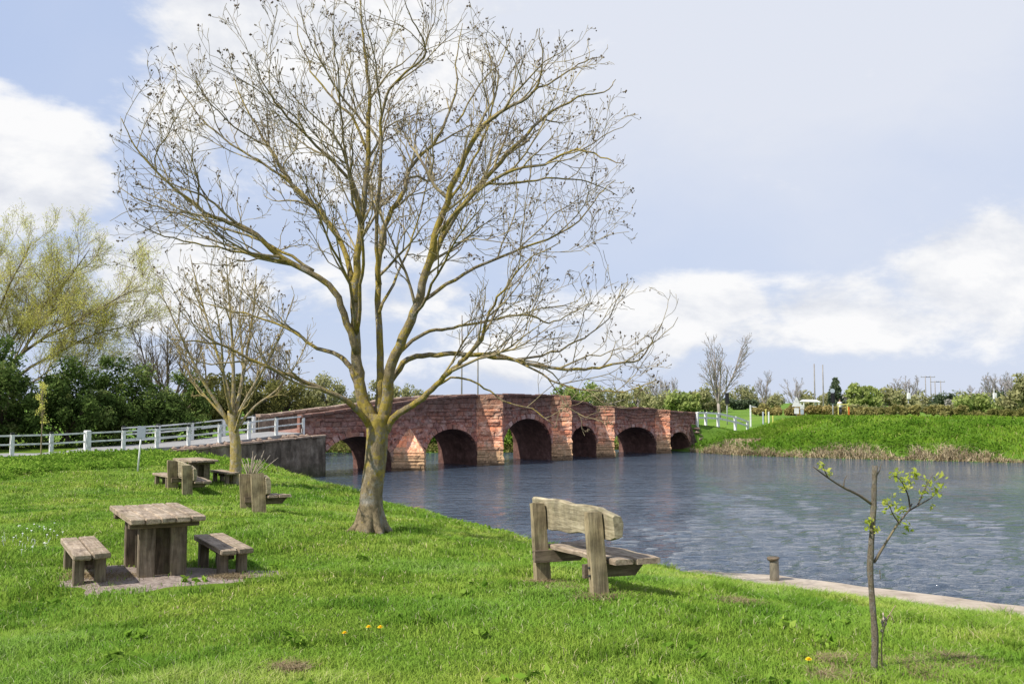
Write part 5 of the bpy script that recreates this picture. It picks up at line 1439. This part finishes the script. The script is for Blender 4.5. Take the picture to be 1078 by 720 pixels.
BT = [(757, 112, 8.6, 3.0, .024, 4, 'tall bare tree standing alone beyond the right end of the bridge'), (806, 120, 5.2, .9, .02, 2, 'thin bare young tree left of the white road signs'), (838, 135, 4.9, 1.7, .024, 4, 'small bare tree directly behind the white road signs'),
      (947, 240, 7.4, 2.2, .05, 4, 'bare grey tree just left of the first box pole'), (960, 245, 7.4, 2.4, .05, 4, 'bare grey tree just right of the first box pole'), (1043, 235, 8.2, 2.2, .05, 4, 'bare grey tree just left of the second box pole'), (1056, 235, 8.2, 2.2, .05, 4, 'bare grey tree just right of the second box pole'),
      (936, 240, 5.2, 2.4, .05, 4, 'low bare grey tree left of the pair of bare trees'), (1030, 240, 5.6, 2.4, .05, 4, 'low bare grey tree behind the bright green willow'), (1070, 150, 5.9, 1.8, .035, 5, 'bare brownish tree at the right edge of the photo')]
for (u, Yd, h, spd, rm, stms, lab) in BT:
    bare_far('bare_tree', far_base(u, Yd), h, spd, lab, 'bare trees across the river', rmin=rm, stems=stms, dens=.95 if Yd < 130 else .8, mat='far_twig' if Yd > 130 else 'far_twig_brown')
for i, u in enumerate((684, 690, 696, 702, 709)):
    bare_far('poplar_tree', far_base(u, 260 + i * 3), 8.2 - (i % 2) * .9, .5, 'faint bare poplar in the row over the right of the bridge', 'row of faint poplars', rmin=.05, stems=3, dens=.7, up=.2, lv=2)

def pole(u, Yd, vtop, r_, label, group, arm=None, arm_z=0, mat='pole_wood'):
    b = far_base(u, Yd); top = at(u, vtop, Yd).z - b.z
    e = empty('power_pole', b, 0, label, 'pole', group)
    m_ = MB(); m_.tube([Vector((0, 0, -.5)), Vector((0, 0, top * .5)), Vector((0, 0, top))], [r_ * 1.15, r_, r_ * .85], 8); m_.build('shaft', M[mat], e)
    if arm:
        m_ = MB(); m_.beam(Vector((-arm, 0, top - .25)), Vector((arm, 0, top - .25)), .12, .14); a_ = m_.build('crossarm', M[mat], e)
        m_ = MB()
        for x in (-arm * .9, 0, arm * .9): m_.tube([Vector((x, 0, top - .2)), Vector((x, 0, top + .2))], [.05, .04], 6)
        m_.build('insulator', M['grey_metal'], a_)
    return e
pole(486, 98, 332, .075, 'tall thin pole behind the bridge, left of a pair seen through the ash branches', 'tall poles behind the bridge')
pole(503, 100, 338, .075, 'tall thin pole behind the bridge, right of a pair seen through the ash branches', 'tall poles behind the bridge')
pole(858, 140, 383, .10, 'tall grey pole above the white roofed shelter, left of a pair', 'tall poles across the river')
pole(867, 140, 384, .10, 'tall grey pole above the white roofed shelter, right of a pair', 'tall poles across the river')
pole(975, 250, 396, .13, 'power pole with crossarm, first from the left in the distant group', 'distant power poles', 1.2)
pole(980.5, 250, 396, .13, 'power pole with crossarm, second from the left in the distant group', 'distant power poles', 1.2)
pole(985, 240, 401, .12, 'power pole with crossarm, third from the left in the distant group', 'distant power poles', 1.1)
pole(991, 240, 401, .12, 'power pole with crossarm, rightmost of the distant group', 'distant power poles', 1.1)
pole(1011, 300, 409, .12, 'short distant pole standing alone right of the power poles', 'distant power poles')
for (u, lab) in ((956.5, 'pole with a white box between two bare trees, left of the power poles'), (1047, 'pole with a white box between two bare trees, near the right edge')):
    e = pole(u, 150, 409, .09, lab, 'poles with white boxes', mat='grey_metal'); b = far_base(u, 150); z0 = at(u, 417, 150).z - b.z
    m_ = MB(); m_.box((0, -.2, z0), (.55, .3, .95), bev=.05); m_.build('box', M['white_paint'], e)
# traffic lights seen from behind
def signal(u, Yd, v0, v1, label, sign=False):
    b = far_base(u, Yd); zt = at(u, v0, Yd).z - b.z; zb = at(u, v1, Yd).z - b.z
    e = empty('traffic_light', b, 0, label, 'traffic light', 'traffic lights across the river')
    m_ = MB(); m_.tube([Vector((0, .05, -.3)), Vector((0, .05, zt - .1))], [.06, .06], 8); m_.build('pole', M['grey_metal'], e)
    m_ = MB(); m_.box((0, -.05, (zt + zb) / 2), (.42, .05, zt - zb), bev=.06); bd = m_.build('backing_board', M['black'], e)
    for i in range(3):
        m_ = MB(); z = zb + (zt - zb) * (.2 + .3 * i); m_.tube([Vector((0, .0, z)), Vector((0, .12, z)), Vector((0, .3, z + .02))], [.13, .14, .15], 12); m_.build('hood', M['black'], bd)
    m_ = MB(); m_.box((0, -.14, (zt + zb) / 2), (.26, .12, zt - zb - .12), bev=.03); m_.build('signal_case', M['black'], bd)
    if sign:
        m_ = MB(); m_.tube([Vector((-.05, -.1, zt + .15)), Vector((-.05, -.06, zt + .15))], [.24, .24], 16); m_.build('round_sign', M['sign_grey'], e)
signal(765.5, 100, 413.5, 425.5, 'black traffic light seen from behind, beside the tall bare tree')
signal(877, 98, 413, 424.5, 'black traffic light with a small round sign on top, beside the dark conifer', True)
# road signs
def road_sign(u, Yd, parts_, vbot, label):
    b = far_base(u, Yd); e = empty('road_sign', b, 0, label, 'road sign', 'road signs across the river')
    top = at(u, parts_[0][2], Yd).z - b.z
    m_ = MB(); m_.tube([Vector((0, .05, -.3)), Vector((0, .05, top - .05))], [.05, .05], 8); m_.build('pole', M['pole_wood'], e)
    for (kind, wd, vt, vb) in parts_:
        zt = at(u, vt, Yd).z - b.z; zb = at(u, vb, Yd).z - b.z; m_ = MB()
        if kind == 'tri':
            vs = [(-wd / 2, -.02, zb), (wd / 2, -.02, zb), (.05, -.02, zt), (-.05, -.02, zt), (-wd / 2, .0, zb), (wd / 2, .0, zb), (.05, 0, zt), (-.05, 0, zt)]
            m_.add(vs, [(0, 1, 2, 3), (7, 6, 5, 4), (0, 4, 5, 1), (1, 5, 6, 2), (3, 2, 6, 7), (0, 3, 7, 4)]); m_.build('triangle_panel', M['sign_grey'] if kind == 'g' else M['white_paint'], e)
        else:
            m_.box((0, -.02, (zt + zb) / 2), (wd, .02, zt - zb), bev=.006); m_.build('square_panel', M['white_paint'] if kind == 'sq' else M['sign_grey'], e)
road_sign(838.5, 98, [('tri', .95, 418, 428), ('sq', .48, 429.5, 435.5)], 446, 'white triangular road sign above a white square plate')
road_sign(844.3, 100, [('tri', .5, 426, 430.5), ('g', .34, 431, 436)], 444, 'smaller pale sign with a grey plate just right of the triangular road sign')
# marker posts at the road end
def post_thing(u, Yd, v0, v1, wd, mat, label, arm=False, name='marker_post'):
    p = at(u, v1, Yd); b = Vector((p.x, p.y, min(p.z, p.z))); h = at(u, v0, Yd).z - b.z
    g_ = fz(p.x, p.y)
    e = empty(name, b, 0, label, 'post', 'posts at the far end of the bridge')
    m_ = MB(); m_.box((0, 0, (h + g_ - b.z - .2) / 2), (wd, wd, h - (g_ - b.z) + .2), bev=.02); m_.build('shaft', M[mat], e)
    m_ = MB(); m_.box((0, 0, h + .03), (wd * 1.06, wd * 1.06, .05), taper=.6); m_.build('cap', M[mat], e)
    if arm:
        m_ = MB(); m_.beam(Vector((wd * .5, 0, h - .08)), Vector((.6, 0, h - .14)), .05, .07); m_.build('arm', M['white_paint'], e)
post_thing(790.3, 96, 427, 449, .14, 'white_paint', 'tall white post with a short arm at the foot of the sloping fence', True)
post_thing(803.5, 97, 434, 450, .13, 'sign_grey', 'blue grey post right of the tall white post')
post_thing(806.5, 98, 431, 448, .09, 'yellow_paint', 'thin yellowish post between the blue grey and white posts')
post_thing(809.5, 97, 434, 450, .13, 'white_paint', 'short white post in the middle of the post cluster')
post_thing(813.8, 97, 438, 450, .10, 'yellow_paint', 'short yellow post at the right of the post cluster')
# white-roofed shelter behind the hedge
b = far_base(853, 132); e = empty('shelter', b, 0, 'low white roofed shelter showing over the hedge right of the road signs', 'shelter')
z1 = at(853, 420.5, 132).z - b.z
m_ = MB(); 
vs = [(-1.3, -.8, z1 - .28), (1.2, -.8, z1 - .34), (1.2, .8, z1 - .34), (-1.3, .8, z1 - .28), (-1.0, 0, z1), (.9, 0, z1 - .03)]
m_.add(vs, [(0, 1, 5, 4), (2, 3, 4, 5), (1, 2, 5), (3, 0, 4), (3, 2, 1, 0)]); m_.build('roof', M['white_paint'], e)
for (x, y) in ((-1.1, -.65), (1.0, -.65), (-1.1, .65), (1.0, .65)):
    m_ = MB(); m_.box((x, y, (z1 - .35) / 2), (.12, .12, z1 - .36)); m_.build('post', M['white_paint'], e)
# roadside frame with an orange board, and a person
b = far_base(888, 99); e = empty('board_frame', b, 0, 'pale timber frame with an orange board right of the second traffic light', 'sign frame')
z1 = at(888, 425, 99).z - b.z
for x in (-.55, .4):
    m_ = MB(); m_.box((x, 0, z1 / 2 - .1), (.07, .07, z1 + .2)); m_.build('post', M['yellow_paint'], e)
m_ = MB(); m_.beam(Vector((-.7, -.04, z1 - .06)), Vector((.5, -.04, z1 - .06)), .05, .09); m_.build('crossbar', M['yellow_paint'], e)
m_ = MB(); m_.box((.52, -.06, z1 - .75), (.14, .03, .85)); m_.build('board', M['orange'], e)

def person(base, yaw, label):
    e = empty('person', base, yaw, label, 'person')
    J = [((0, 0, .93), .14), ((0, 0, 1.12), .135), ((0, .0, 1.34), .155), ((0, .0, 1.47), .07), ((0, -.01, 1.56), .06), ((0, -.02, 1.66), .095), ((0, -.02, 1.74), .075),
         ((.09, 0, .88), .09), ((.10, -.02, .48), .06), ((.10, .02, .09), .045), ((.10, -.12, .04), .035), ((-.09, 0, .88), .09), ((-.10, .03, .48), .06), ((-.10, .05, .09), .045), ((-.10, -.09, .04), .035),
         ((.18, 0, 1.40), .06), ((.22, .02, 1.13), .045), ((.2, -.06, .88), .035), ((.2, -.1, .79), .03), ((-.18, 0, 1.40), .06), ((-.22, .02, 1.13), .045), ((-.2, -.06, .88), .035), ((-.2, -.1, .79), .03)]
    E = [(0, 1), (1, 2), (2, 3), (3, 4), (4, 5), (5, 6), (0, 7), (7, 8), (8, 9), (9, 10), (0, 11), (11, 12), (12, 13), (13, 14), (2, 15), (15, 16), (16, 17), (17, 18), (2, 19), (19, 20), (20, 21), (21, 22)]
    me = bpy.data.meshes.new('body'); me.from_pydata([j[0] for j in J], E, []); o_ = link('body', me, M['skin'], e)
    md = o_.modifiers.new('skin', 'SKIN'); sk = me.skin_vertices[0].data
    for i, j in enumerate(J): sk[i].radius = (j[1], j[1]); sk[i].use_root = (i == 0)
    o_.modifiers.new('sub', 'SUBSURF').levels = 1
    m_ = MB(); m_.sphere((0, .0, 1.70), .105, (1, 1.08, 1.05)); m_.build('hair', M['hair'], e)
    m_ = MB(); m_.tube([Vector((0, 0, .86)), Vector((0, 0, 1.0)), Vector((0, 0, 1.2)), Vector((0, 0, 1.38)), Vector((0, 0, 1.47))], [.19, .185, .18, .2, .09], 14)
    for s_ in (-1, 1): m_.tube([Vector((s_ * .15, 0, 1.41)), Vector((s_ * .23, .02, 1.14)), Vector((s_ * .21, -.05, .92))], [.075, .06, .05], 8)
    m_.build('top', M['shirt'], e)
    m_ = MB()
    for s_ in (-1, 1): m_.tube([Vector((s_ * .08, 0, .92)), Vector((s_ * .10, .0, .48)), Vector((s_ * .10, .03, .08))], [.115, .08, .065], 10)
    m_.build('trousers', M['trousers'], e)
pb = far_base(884.2, 101)
person(pb, 0, 'person with dark hair and a white top standing beside the orange board across the river')
# pale road surface glimpsed beside them
print('objects', len(bpy.data.objects))
